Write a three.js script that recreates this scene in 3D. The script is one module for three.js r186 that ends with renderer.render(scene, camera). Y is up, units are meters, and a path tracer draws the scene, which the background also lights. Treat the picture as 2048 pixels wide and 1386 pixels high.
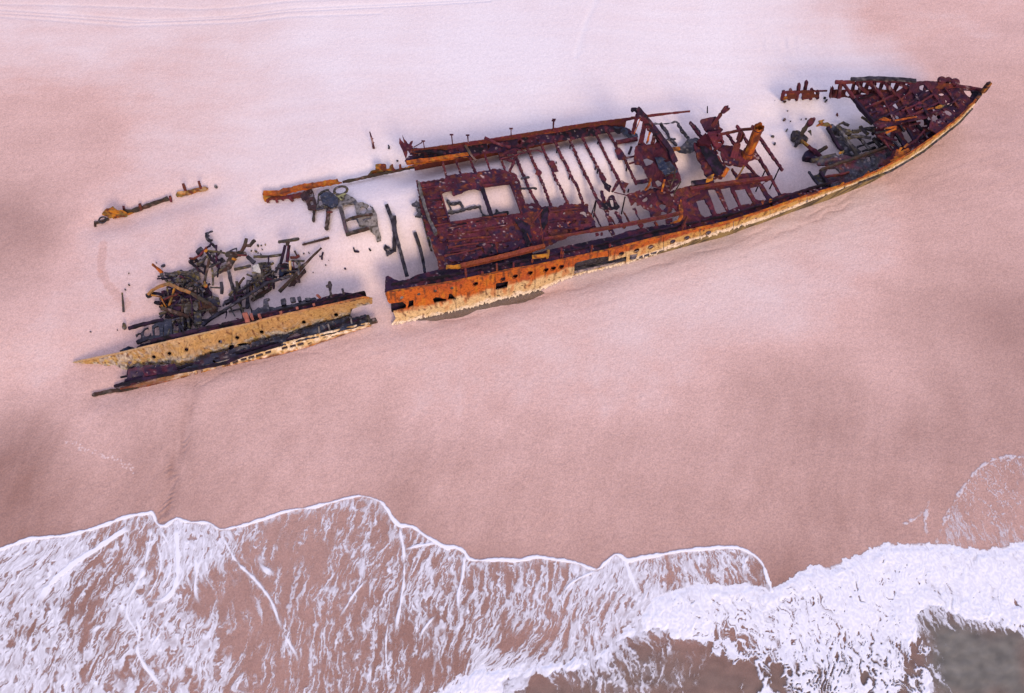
import * as THREE from 'three';
import { mergeGeometries } from 'three/addons/utils/BufferGeometryUtils.js';

// ---------------------------------------------------------------- camera, sky, sun, exposure
const W = 2048, HT = 1386, FOC = 1594, TILT = 26 * Math.PI / 180, DIST = 104;
const EYE = new THREE.Vector3(0, DIST * Math.cos(TILT), DIST * Math.sin(TILT));
const scene = new THREE.Scene();
const camera = new THREE.PerspectiveCamera(2 * Math.atan(HT / 2 / FOC) * 180 / Math.PI, W / HT, 0.5, 6000);
camera.position.copy(EYE);
camera.up.set(0, 0, -1);
camera.lookAt(0, 0, 0);
const renderer = new THREE.WebGLRenderer({ antialias: true });
renderer.setSize(1024, 693);
renderer.toneMapping = THREE.LinearToneMapping;
renderer.toneMappingExposure = 1.82;
renderer.shadowMap.enabled = true;
const SUN = new THREE.Vector3(0.34, 0.56, 0.8).normalize();
{
  const w = 256, h = 128, d = new Float32Array(w * h * 4);
  for (let j = 0; j < h; j++) for (let i = 0; i < w; i++) {
    const el = ((j + 0.5) / h - 0.5) * Math.PI, az = ((i + 0.5) / w - 0.5) * 2 * Math.PI;
    const x = Math.cos(el) * Math.cos(az), y = Math.sin(el), z = Math.cos(el) * Math.sin(az);
    const up = Math.max(0, y), k = Math.pow(1 - up, 2.2);
    const sea = Math.pow(Math.max(0, 0.5 + 0.5 * (x * SUN.x + z * SUN.z) / Math.hypot(SUN.x, SUN.z)), 1.5) * k;
    const glow = Math.pow(Math.max(0, x * SUN.x + y * SUN.y + z * SUN.z), 6);
    const o = (j * w + i) * 4;
    d[o] = 0.44 + 0.5 * sea + 0.22 * glow; d[o + 1] = 0.455 + 0.3 * sea + 0.12 * glow; d[o + 2] = 0.68 + 0.14 * sea + 0.05 * glow; d[o + 3] = 1;
    if (y < 0) { d[o] = 0.4; d[o + 1] = 0.34; d[o + 2] = 0.38; }
  }
  const t = new THREE.DataTexture(d, w, h, THREE.RGBAFormat, THREE.FloatType);
  t.mapping = THREE.EquirectangularReflectionMapping; t.magFilter = THREE.LinearFilter; t.needsUpdate = true;
  scene.background = t; scene.environment = t;
}
const sun = new THREE.DirectionalLight(new THREE.Color(1, 0.76, 0.55), 1.5);
sun.position.copy(SUN).multiplyScalar(160);
sun.castShadow = true; sun.shadow.radius = 36; sun.shadow.mapSize.set(4096, 4096);
Object.assign(sun.shadow.camera, { left: -110, right: 110, top: 100, bottom: -100, near: 1, far: 400 });
scene.add(sun, sun.target);

// ---------------------------------------------------------------- numbers, noise
const clamp = (x, a = 0, b = 1) => Math.min(b, Math.max(a, x));
const smooth = (a, b, x) => { const t = clamp((x - a) / (b - a)); return t * t * (3 - 2 * t); };
const mixN = (a, b, t) => a + (b - a) * t;
const mixC = (a, b, t) => [a[0] + (b[0] - a[0]) * t, a[1] + (b[1] - a[1]) * t, a[2] + (b[2] - a[2]) * t];
let seed = 7;
const rnd = () => { seed = (seed * 1664525 + 1013904223) >>> 0; return seed / 4294967296; };
const rr = (a, b) => a + (b - a) * rnd();
const PERM = new Uint8Array(512);
{ const p = [...Array(256).keys()]; for (let i = 255; i > 0; i--) { const j = Math.floor(rnd() * (i + 1)); [p[i], p[j]] = [p[j], p[i]]; } for (let i = 0; i < 512; i++) PERM[i] = p[i & 255]; }
const grad = (h, x, y, z) => { const u = (h & 8) ? y : x, v = (h & 12) === 0 ? y : ((h & 13) === 12 ? x : z); return ((h & 1) ? -u : u) + ((h & 2) ? -v : v); };
function noise(x, y, z = 0) {
  const X = Math.floor(x), Y = Math.floor(y), Z = Math.floor(z); x -= X; y -= Y; z -= Z;
  const u = x * x * x * (x * (x * 6 - 15) + 10), v = y * y * y * (y * (y * 6 - 15) + 10), w = z * z * z * (z * (z * 6 - 15) + 10);
  const a = PERM[X & 255] + (Y & 255), b = PERM[(X + 1) & 255] + (Y & 255), zz = Z & 255, z1 = (Z + 1) & 255;
  const q = (i, k) => PERM[(PERM[i & 511] + k) & 511] & 15;
  const l = (p, s, t) => p + (s - p) * t;
  return l(l(l(grad(q(a, zz), x, y, z), grad(q(b, zz), x - 1, y, z), u), l(grad(q(a + 1, zz), x, y - 1, z), grad(q(b + 1, zz), x - 1, y - 1, z), u), v),
    l(l(grad(q(a, z1), x, y, z - 1), grad(q(b, z1), x - 1, y, z - 1), u), l(grad(q(a + 1, z1), x, y - 1, z - 1), grad(q(b + 1, z1), x - 1, y - 1, z - 1), u), v), w);
}
const fbm = (x, y, z = 0, o = 3) => { let s = 0, a = 1; for (let i = 0; i < o; i++) { s += a * noise(x, y, z + i * 7.3); x *= 2.03; y *= 2.03; z *= 2.03; a *= 0.5; } return s; };

// ---------------------------------------------------------------- places: a point of the survey picture at a height above the beach
function P(X, Y, h = 0) {
  const u = (X - W / 2) / FOC, v = (HT / 2 - Y) / FOC, c = Math.cos(TILT), s = Math.sin(TILT);
  const dy = -c + v * s, dz = -s - v * c, t = (EYE.y - h) / -dy;
  return new THREE.Vector3(EYE.x + u * t, h, EYE.z + dz * t);
}
const tile = (x0, y0, k) => (str) => str.trim().split(/\s+/).map((p) => { const [u, v] = p.split(',').map(Number); return [x0 + u / k, y0 + v / k]; });
const Q = tile(0, 0, 1);                                            // whole picture
const A = tile(720, 230, 5.12), B = tile(740, 430, 5.12), C = tile(1020, 210, 6.827), D = tile(1020, 360, 5.12), E = tile(1220, 190, 10.24), F = tile(1220, 300, 10.24);
const G = tile(1380, 190, 9.24), H = tile(1380, 310, 6.4), I = tile(1540, 140, 6.827), J = tile(1700, 140, 6.827), K = tile(1180, 340, 9.31), L = tile(1580, 260, 9.31);
const S1 = tile(120, 340, 5.12), S2 = tile(120, 540, 5.12), S3 = tile(480, 330, 5.12), S4 = tile(400, 540, 5.12);
const M1 = tile(270, 450, 10.24), M2 = tile(270, 560, 10.24), M3 = tile(440, 470, 9.31), M4 = tile(590, 350, 9.9);
const along = (pts) => (x) => {                                      // y of a polyline at x
  if (x <= pts[0][0]) return pts[0][1];
  for (let i = 1; i < pts.length; i++) if (x <= pts[i][0]) { const t = (x - pts[i - 1][0]) / (pts[i][0] - pts[i - 1][0]); return mixN(pts[i - 1][1], pts[i][1], t); }
  return pts[pts.length - 1][1];
};
const segDist = (x, y, a, b) => { const dx = b[0] - a[0], dy = b[1] - a[1], t = clamp(((x - a[0]) * dx + (y - a[1]) * dy) / (dx * dx + dy * dy + 1e-9)); return Math.hypot(x - a[0] - dx * t, y - a[1] - dy * t); };
const lineDist = (x, y, pts) => { let d = 1e9; for (let i = 1; i < pts.length; i++) d = Math.min(d, segDist(x, y, pts[i - 1], pts[i])); return d; };
function polyDist(x, y, p) {                                         // below 0 inside
  let d = 1e18, s = 1;
  for (let i = 0, j = p.length - 1; i < p.length; j = i++) {
    const ex = p[j][0] - p[i][0], ey = p[j][1] - p[i][1], wx = x - p[i][0], wy = y - p[i][1], t = clamp((wx * ex + wy * ey) / (ex * ex + ey * ey + 1e-9));
    const bx = wx - ex * t, by = wy - ey * t; d = Math.min(d, bx * bx + by * by);
    const c1 = y >= p[i][1], c2 = y < p[j][1], c3 = ex * wy > ey * wx;
    if ((c1 && c2 && c3) || (!c1 && !c2 && !c3)) s = -s;
  }
  return s * Math.sqrt(d);
}

// ---------------------------------------------------------------- the beach's shape
const XZ = (pts, h = 0) => pts.map(([x, y]) => { const p = P(x, y, h); return [p.x, p.z]; });
const hullA = P(800, 640), hullB = P(1700, 385), axis = hullB.clone().sub(hullA).normalize(), land = new THREE.Vector3(axis.z, 0, -axis.x);
if (land.z > 0) land.negate();
const farRail = XZ(Q('815,330 900,300 1100,268 1262,240 1390,224'), 5), midStub = XZ(Q('530,395 640,372 740,352 815,335'), 1), sternStub = XZ(Q('195,440 260,425 330,400 415,378'), 1), bowRail = XZ(Q('1562,190 1650,190 1720,165 1900,165'), 5);
const seaHull = XZ(Q('800,648 935,618 1033,594 1140,560 1250,532 1380,488 1460,464')), sternHull = XZ(Q('200,790 400,745 600,690 745,655'));
const rill = XZ(Q('385,770 372,850 345,950 325,1035'));
function ground(x, z) {
  const rx = x - hullA.x, rz = z - hullA.z, s = rx * axis.x + rz * axis.z, t = rx * land.x + rz * land.z;
  let h = 0.05 * noise(x / 9, z / 9, 3) + 0.16 * noise(x / 26, z / 22, 9);
  const in1 = smooth(-13, -1, s) * (1 - smooth(40, 62, s));
  h += 4.3 * smooth(4.5, 14, t) * (1 - 0.5 * smooth(16, 24, t) - 0.3 * smooth(24, 60, t)) * (0.13 + 0.87 * in1);
  h -= 0.9 * Math.exp(-Math.pow(lineDist(x, z, farRail) / 2.4, 2)) * smooth(13, 16.5, t);
  h -= 0.55 * Math.exp(-Math.pow(lineDist(x, z, midStub) / 2.2, 2)) + 0.6 * Math.exp(-Math.pow(lineDist(x, z, sternStub) / 2.2, 2));
  h -= 0.7 * Math.exp(-Math.pow(lineDist(x, z, bowRail) / 2.6, 2)) * smooth(10, 15, t);
  h -= 0.5 * Math.exp(-Math.pow(lineDist(x, z, seaHull) / 2.0, 2)) + 0.3 * Math.exp(-Math.pow(lineDist(x, z, sternHull) / 1.8, 2));
  h -= 0.12 * Math.exp(-Math.pow(lineDist(x, z, rill) / 0.9, 2));
  h -= 0.03 * Math.max(0, z - 16) + 0.02 * Math.max(0, z - 34);
  return z > 60 ? Math.max(h, -2.5) : h;
}
const gh = (up) => (x, y) => PG(x, y, up).y;
function PG(X, Y, up = 0) { let h = 0; for (let i = 0; i < 6; i++) { const p = P(X, Y, h); h = ground(p.x, p.z) + up; } return P(X, Y, h); }

// ---------------------------------------------------------------- names and labels
const used = new Map();
function numbered(n) { const k = used.get(n) ?? 0; used.set(n, k + 1); return k ? n + '_' + String(k).padStart(3, '0') : n; }
function tag(o, label, category, group, kind) { if (label) o.userData.label = label; if (category) o.userData.category = category; if (group) o.userData.group = group; if (kind) o.userData.kind = kind; return o; }
function thing(name, label, category, at, group) {
  const o = new THREE.Group(); o.name = numbered(name); o.position.copy(at); o.updateMatrixWorld(); scene.add(o);
  return tag(o, label, category, group);
}
function put(name, geo, mat, parent) {                              // geometry is in world places; a part is set back by its thing's place
  const m = new THREE.Mesh(geo, mat); m.castShadow = m.receiveShadow = true;
  if (!parent || parent === scene) { m.name = numbered(name); scene.add(m); return m; }
  m.name = name;
  let root = parent; while (root.parent && root.parent !== scene) root = root.parent;
  geo.translate(-root.position.x, -root.position.y, -root.position.z);
  parent.add(m);
  return m;
}

// ---------------------------------------------------------------- rust and other surfaces
const grainTex = (() => {
  const n = 512, d = new Uint8Array(n * n * 4), per = (x, y, f, s) => { const a = 2 * Math.PI * x / n, b = 2 * Math.PI * y / n, r = f / (2 * Math.PI); return noise(Math.cos(a) * r + s, Math.sin(a) * r + Math.cos(b) * r, Math.sin(b) * r + s * 2); };
  for (let y = 0; y < n; y++) for (let x = 0; x < n; x++) {
    const v = clamp(0.78 + 0.26 * per(x, y, 14, 3) + 0.22 * per(x, y, 40, 8) + 0.2 * (rnd() - 0.5)), o = (y * n + x) * 4;
    d[o] = d[o + 1] = d[o + 2] = v * 255; d[o + 3] = 255;
  }
  const t = new THREE.DataTexture(d, n, n); t.wrapS = t.wrapT = THREE.RepeatWrapping; t.magFilter = THREE.LinearFilter; t.needsUpdate = true; return t;
})();
const metal = new THREE.MeshPhysicalMaterial({ name: 'corroded iron', specularIntensity: 0.25, vertexColors: true, roughness: 0.88, metalness: 0, map: grainTex, bumpMap: grainTex, bumpScale: 0.03, side: THREE.DoubleSide });
const wetMetal = new THREE.MeshPhysicalMaterial({ name: 'wet iron', specularIntensity: 0.6, vertexColors: true, roughness: 0.5, metalness: 0, map: grainTex, bumpMap: grainTex, bumpScale: 0.05, side: THREE.DoubleSide });
const c = { maroon: [0.12, 0.025, 0.036], deep: [0.045, 0.012, 0.024], plum: [0.036, 0.017, 0.038], pale: [0.5, 0.36, 0.33], orange: [0.44, 0.105, 0.016], brown: [0.115, 0.034, 0.02], cream: [0.6, 0.42, 0.2], white: [0.8, 0.68, 0.5], ochre: [0.42, 0.25, 0.085], black: [0.012, 0.01, 0.014], slate: [0.046, 0.042, 0.056], weed: [0.058, 0.048, 0.034], grey: [0.18, 0.165, 0.155], yellow: [0.52, 0.2, 0.018], olive: [0.16, 0.12, 0.04], blue: [0.022, 0.03, 0.055] };
const n1 = (x, y, z) => fbm(x * 0.3, y * 0.4, z * 0.3, 3), n2 = (x, y, z) => fbm(x * 1.1 + 40, y * 1.1, z * 1.1, 2), n3 = (x, y, z) => noise((x - 0.27 * z) * 1.9 + 11, y * 3.4, (z + 0.27 * x) * 4.6), n4 = (x, y, z) => noise(x * 2.1, y * 2.1 + 9, z * 2.1 + 50);
const pal = {
  deck(x, y, z) { let k = mixC(c.deep, c.maroon, smooth(-0.5, 0.5, n1(x, y, z))); k = mixC(k, c.brown, 0.85 * smooth(-0.05, 0.4, n2(x, y, z))); k = mixC(k, c.plum, smooth(0.1, 0.45, n2(x + 90, y, z))); k = mixC(k, c.orange, 0.5 * smooth(0.42, 0.6, n4(x, y, z))); return mixC(k, c.pale, smooth(0.38, 0.55, n3(x, y, z)) * smooth(0, 0.4, n1(x + 30, y, z)) * 0.85); },
  beam(x, y, z) { let k = mixC(c.deep, c.maroon, smooth(-0.3, 0.5, n2(x, y, z))); k = mixC(k, c.brown, 0.8 * smooth(0, 0.5, n4(x, y, z))); return mixC(k, c.pale, 0.6 * smooth(0.4, 0.6, n3(x, y, z))); },
  rail(x, y, z) { let k = mixC(c.brown, c.maroon, smooth(-0.3, 0.4, n2(x, y, z))); return mixC(k, c.orange, 0.35 * smooth(0.2, 0.6, n4(x, y, z))); },
  hot(x, y, z) { let k = mixC(c.brown, c.orange, smooth(-0.35, 0.3, n2(x, y, z))); return mixC(k, c.yellow, smooth(0.1, 0.5, n4(x, y, z))); },
  gold(x, y, z) { let k = mixC(c.olive, c.yellow, smooth(-0.4, 0.5, n2(x, y, z))); k = mixC(k, c.brown, smooth(0.0, 0.4, n4(x, y, z))); return mixC(k, c.orange, smooth(0.3, 0.6, n3(x, y, z))); },
  margin(x, y, z) { let k = mixC(c.plum, c.black, smooth(-0.4, 0.4, n1(x, y, z))); k = mixC(k, c.maroon, 0.7 * smooth(-0.05, 0.5, n2(x, y, z))); return mixC(k, c.pale, 0.5 * smooth(0.48, 0.62, n3(x, y, z))); },
  slate(x, y, z) { let k = mixC(c.slate, c.black, smooth(-0.3, 0.5, n2(x, y, z))); k = mixC(k, c.weed, 0.6 * smooth(0.1, 0.5, n4(x, y, z))); return mixC(k, c.grey, 0.8 * smooth(0.25, 0.55, n3(x, y, z))); },
  weed(x, y, z) { let k = mixC(c.weed, c.slate, smooth(-0.3, 0.4, n2(x, y, z))); k = mixC(k, c.olive, smooth(0.1, 0.5, n4(x, y, z))); return mixC(k, c.grey, smooth(0.2, 0.5, n3(x, y, z))); },
  grey(x, y, z) { let k = mixC(c.grey, c.weed, smooth(-0.3, 0.4, n2(x, y, z))); return mixC(k, c.slate, smooth(0.1, 0.5, n3(x, y, z))); },
  wood(x, y, z) { let k = mixC([0.075, 0.036, 0.024], c.weed, smooth(-0.4, 0.3, n2(x, y, z))); k = mixC(k, c.black, 0.6 * smooth(0, 0.5, n4(x, y, z))); return mixC(k, c.pale, 0.4 * smooth(0.3, 0.6, n3(x, y, z))); },
  black(x, y, z) { return mixC(c.black, c.plum, smooth(-0.3, 0.5, n2(x, y, z))); },
  blue(x, y, z) { return mixC(mixC(c.blue, c.black, smooth(-0.2, 0.5, n2(x, y, z))), c.grey, 0.7 * smooth(0.3, 0.55, n3(x, y, z))); },
  ochre(x, y, z) { let k = mixC(c.ochre, [0.42, 0.24, 0.09], smooth(-0.4, 0.4, n1(x, y, z))); k = mixC(k, c.cream, 0.25 * smooth(0.05, 0.5, n2(x, y, z))); k = mixC(k, c.grey, 0.2 * smooth(0.2, 0.5, n2(x + 20, y, z))); return mixC(k, c.black, 0.75 * smooth(0.46, 0.58, noise(x * 4.5, y * 4.5, z * 4.5))); },
  cream(x, y, z) { let k = mixC(c.cream, c.white, smooth(-0.3, 0.4, n2(x, y, z))); k = mixC(k, c.ochre, smooth(0.1, 0.5, n4(x, y, z))); return mixC(k, c.black, 0.6 * smooth(0.45, 0.6, n3(x, y, z))); },
};
function paint(g, pf) {
  const p = g.attributes.position, col = new Float32Array(p.count * 3), uv = new Float32Array(p.count * 2);
  for (let i = 0; i < p.count; i++) {
    const x = p.getX(i), y = p.getY(i), z = p.getZ(i), k = pf(x, y, z);
    col.set(k, i * 3); uv[i * 2] = (x + 0.3 * z) * 0.28; uv[i * 2 + 1] = (z * 0.8 + y + 0.1 * x) * 0.28;
  }
  g.setAttribute('color', new THREE.BufferAttribute(col, 3)); g.setAttribute('uv', new THREE.BufferAttribute(uv, 2));
  return g;
}

// A ragged plate: polygons and strips joined, cut-outs taken away, corroded edges, real thickness and dents.
function plate(o) {
  const step = o.step ?? 2, rag = o.rag ?? 1.1, ragF = o.ragF ?? 7, polys = o.poly ?? [], lines = o.lines ?? [], cut = o.cut ?? [], ell = o.ell ?? [];
  let x0 = 1e9, y0 = 1e9, x1 = -1e9, y1 = -1e9;
  for (const p of polys) for (const q of p) { x0 = Math.min(x0, q[0]); x1 = Math.max(x1, q[0]); y0 = Math.min(y0, q[1]); y1 = Math.max(y1, q[1]); }
  for (const [p, w] of lines) for (const q of p) { x0 = Math.min(x0, q[0] - w); x1 = Math.max(x1, q[0] + w); y0 = Math.min(y0, q[1] - w); y1 = Math.max(y1, q[1] + w); }
  x0 -= 4; y0 -= 4; x1 += 4; y1 += 4;
  if (o.clipX) { x0 = Math.max(x0, o.clipX[0]); x1 = Math.min(x1, o.clipX[1]); }
  const nx = Math.ceil((x1 - x0) / step) + 1, ny = Math.ceil((y1 - y0) / step) + 1, f = new Float32Array(nx * ny), sx = (x1 - x0) / (nx - 1), sy = (y1 - y0) / (ny - 1);
  const hf = typeof o.h === 'function' ? o.h : () => o.h, ts = o.seed ?? 0;
  for (let j = 0; j < ny; j++) for (let i = 0; i < nx; i++) {
    const x = x0 + i * sx, y = y0 + j * sy; let d = 1e9;
    for (const p of polys) d = Math.min(d, polyDist(x, y, p));
    for (const [p, w] of lines) { const e = lineDist(x, y, p) - w / 2, k = 3; d = d < e + k && e < d + k ? Math.min(d, e) - Math.pow(Math.max(k - Math.abs(d - e), 0), 2) / k / 4 * (o.fillet ?? 1) : Math.min(d, e); }
    d += rag * fbm(x / ragF, y / ragF, ts, 2);
    for (const p of cut) d = Math.max(d, -polyDist(x, y, p) - 0.5 * rag * noise(x / ragF, y / ragF, ts + 5));
    for (const [ex, ey, a, b = a, w = 0] of ell) { const cx = (x - ex) * Math.cos(w) + (y - ey) * Math.sin(w), cy = (y - ey) * Math.cos(w) - (x - ex) * Math.sin(w); d = Math.max(d, (1 - Math.hypot(cx / a, cy / b)) * Math.min(a, b)); }
    if (o.pit) { const n = noise(x / (o.pitF ?? 9), y / (o.pitF ?? 9), ts + 17); d = Math.max(d, (n - o.pit) * 14); }
    if (o.field) d = Math.max(d, o.field(x, y));
    if (o.clipX && (i === 0 || i === nx - 1)) d = Math.max(d, o.gapX ?? -1e9);
    f[j * nx + i] = d;
  }
  const pos = [], idx = [], ids = new Map(), dent = o.dent ?? 0.05;
  const t = o.t ?? 0.06, tv = o.tv ?? [0, -t, 0];
  const vert = (x, y) => { const p = P(x, y, hf(x, y)), n = dent * fbm(p.x * 0.6 + ts, p.z * 0.6, p.y * 0.6, 2); pos.push(p.x, p.y + n, p.z + n * 0.3); return pos.length / 3 - 1; };
  const node = (i, j) => { const k = j * nx + i; if (!ids.has(k)) ids.set(k, vert(x0 + i * sx, y0 + j * sy)); return ids.get(k); };
  const edge = (i, j, i2, j2) => {
    const a = j * nx + i, b = j2 * nx + i2, k = (Math.min(a, b) + 1) * 4e6 + Math.max(a, b);
    if (!ids.has(k)) { const s = f[a] / (f[a] - f[b]); ids.set(k, vert(x0 + mixN(i, i2, s) * sx, y0 + mixN(j, j2, s) * sy)); }
    return ids.get(k);
  };
  const walls = [];
  for (let j = 0; j < ny - 1; j++) for (let i = 0; i < nx - 1; i++) {
    const q = [[i, j], [i, j + 1], [i + 1, j + 1], [i + 1, j]], ins = q.map(([a, b]) => f[b * nx + a] < 0);
    if (!(ins[0] || ins[1] || ins[2] || ins[3])) continue;
    const ring = [], kind = [];
    for (let k = 0; k < 4; k++) {
      const k2 = (k + 1) % 4;
      if (ins[k]) { ring.push(node(...q[k])); kind.push(0); }
      if (ins[k] !== ins[k2]) { ring.push(edge(...q[k], ...q[k2])); kind.push(ins[k] ? 1 : 2); }
    }
    for (let k = 1; k < ring.length - 1; k++) idx.push(ring[0], ring[k], ring[k + 1]);
    for (let k = 0; k < ring.length; k++) if (kind[k] === 1 && kind[(k + 1) % ring.length] === 2) walls.push(ring[k], ring[(k + 1) % ring.length]);
    if (o.clipX) { if (i === 0 && ins[0] && ins[1]) walls.push(node(i, j), node(i, j + 1)); if (i === nx - 2 && ins[2] && ins[3]) walls.push(node(i + 1, j + 1), node(i + 1, j)); }
  }
  if (!idx.length) return null;
  const n = pos.length / 3, top = idx.length;
  for (let i = 0; i < n; i++) pos.push(pos[i * 3] + tv[0], pos[i * 3 + 1] + tv[1], pos[i * 3 + 2] + tv[2]);
  for (let k = 0; k < top; k += 3) idx.push(idx[k] + n, idx[k + 2] + n, idx[k + 1] + n);
  for (let k = 0; k < walls.length; k += 2) {
    const b = pos.length / 3, a = walls[k], e = walls[k + 1];
    for (const v of [a, e, a + n, e + n]) pos.push(pos[v * 3], pos[v * 3 + 1], pos[v * 3 + 2]);
    idx.push(b, b + 2, b + 1, b + 1, b + 2, b + 3);
  }
  const g = new THREE.BufferGeometry();
  g.setAttribute('position', new THREE.Float32BufferAttribute(pos, 3)); g.setIndex(idx); g.computeVertexNormals();
  return paint(g, o.pal ?? pal.deck);
}
const sheet = (name, parent, o) => { const g = plate({ seed: name.length * 3.1 + (o.seed ?? 0), ...o }); return g && put(name, g, o.mat ?? metal, parent); };

// A bar swept along points in space; profile in metres across and up, roughened by corrosion.
const RECT = [[-1, -1], [1, -1], [1, 1], [-1, 1]], HEX = [0, 1, 2, 3, 4, 5].map((k) => [Math.cos(k * Math.PI / 3), Math.sin(k * Math.PI / 3)]);
const IBEAM = [[-1, -1], [1, -1], [1, -0.75], [0.2, -0.75], [0.2, 0.75], [1, 0.75], [1, 1], [-1, 1], [-1, 0.75], [-0.2, 0.75], [-0.2, -0.75], [-1, -0.75]];
function barGeo(pts, w, d, o = {}) {
  const prof = o.prof ?? RECT, rough = o.rough ?? 0.12, path = [], dense = o.seg ?? 0.45;
  for (let i = 0; i < pts.length - 1; i++) { const k = Math.max(1, Math.ceil(pts[i].distanceTo(pts[i + 1]) / dense)); for (let s = 0; s < k; s++) path.push(pts[i].clone().lerp(pts[i + 1], s / k)); }
  path.push(pts[pts.length - 1].clone());
  const m = prof.length, pos = [], idx = [], up = new THREE.Vector3();
  path.forEach((p, i) => {
    const dir = path[Math.min(i + 1, path.length - 1)].clone().sub(path[Math.max(i - 1, 0)]).normalize();
    up.set(0, 1, 0); if (Math.abs(dir.y) > 0.9) up.set(axis.x, 0, axis.z);
    const side = new THREE.Vector3().crossVectors(dir, up).normalize(), nor = new THREE.Vector3().crossVectors(side, dir);
    const u = i / (path.length - 1), k = mixN(1, o.taper ?? 1, u) * (1 + rough * 1.6 * noise(p.x * 1.7 + 5, p.y * 1.7, p.z * 1.7));
    for (let q = 0; q < m; q++) { const a = prof[q][0] * w / 2 * k, b = prof[q][1] * d / 2 * k, e = rough * w * noise(p.x * 3 + q * 5, p.y * 3, p.z * 3); pos.push(p.x + side.x * (a + e) + nor.x * b, p.y + side.y * (a + e) + nor.y * (b + e * 0.4), p.z + side.z * (a + e) + nor.z * b); }
  });
  for (let i = 0; i < path.length - 1; i++) for (let q = 0; q < m; q++) { const a = i * m + q, b = i * m + (q + 1) % m; idx.push(a, b, a + m, b, b + m, a + m); }
  const fan = THREE.ShapeUtils.triangulateShape(prof.map((p) => new THREE.Vector2(...p)), []), e = (path.length - 1) * m;
  for (const [a, b, cc] of fan) idx.push(a, cc, b, e + a, e + b, e + cc);
  let g = new THREE.BufferGeometry(); g.setAttribute('position', new THREE.Float32BufferAttribute(pos, 3)); g.setIndex(idx);
  g = g.toNonIndexed(); g.computeVertexNormals();
  return paint(g, o.pal ?? pal.beam);
}
const bar = (name, parent, pts, w, d, o = {}) => put(name, barGeo(pts, w, d, o), o.mat ?? metal, parent);
const lift = (pts, h) => pts.map(([x, y], i) => P(x, y, typeof h === 'function' ? h(x, y) : Array.isArray(h) ? mixN(h[0], h[1], i / (pts.length - 1)) : h));
const onSand = (pts, h) => pts.map(([x, y], i) => PG(x, y, Array.isArray(h) ? mixN(h[0], h[1], i / (pts.length - 1)) : h));
const upright = (base, h) => [base.clone(), base.clone().add(new THREE.Vector3(0, h, 0))];
const scaled = (k, ps) => ps.map(([x, y]) => [x * k, y * k]);

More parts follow.
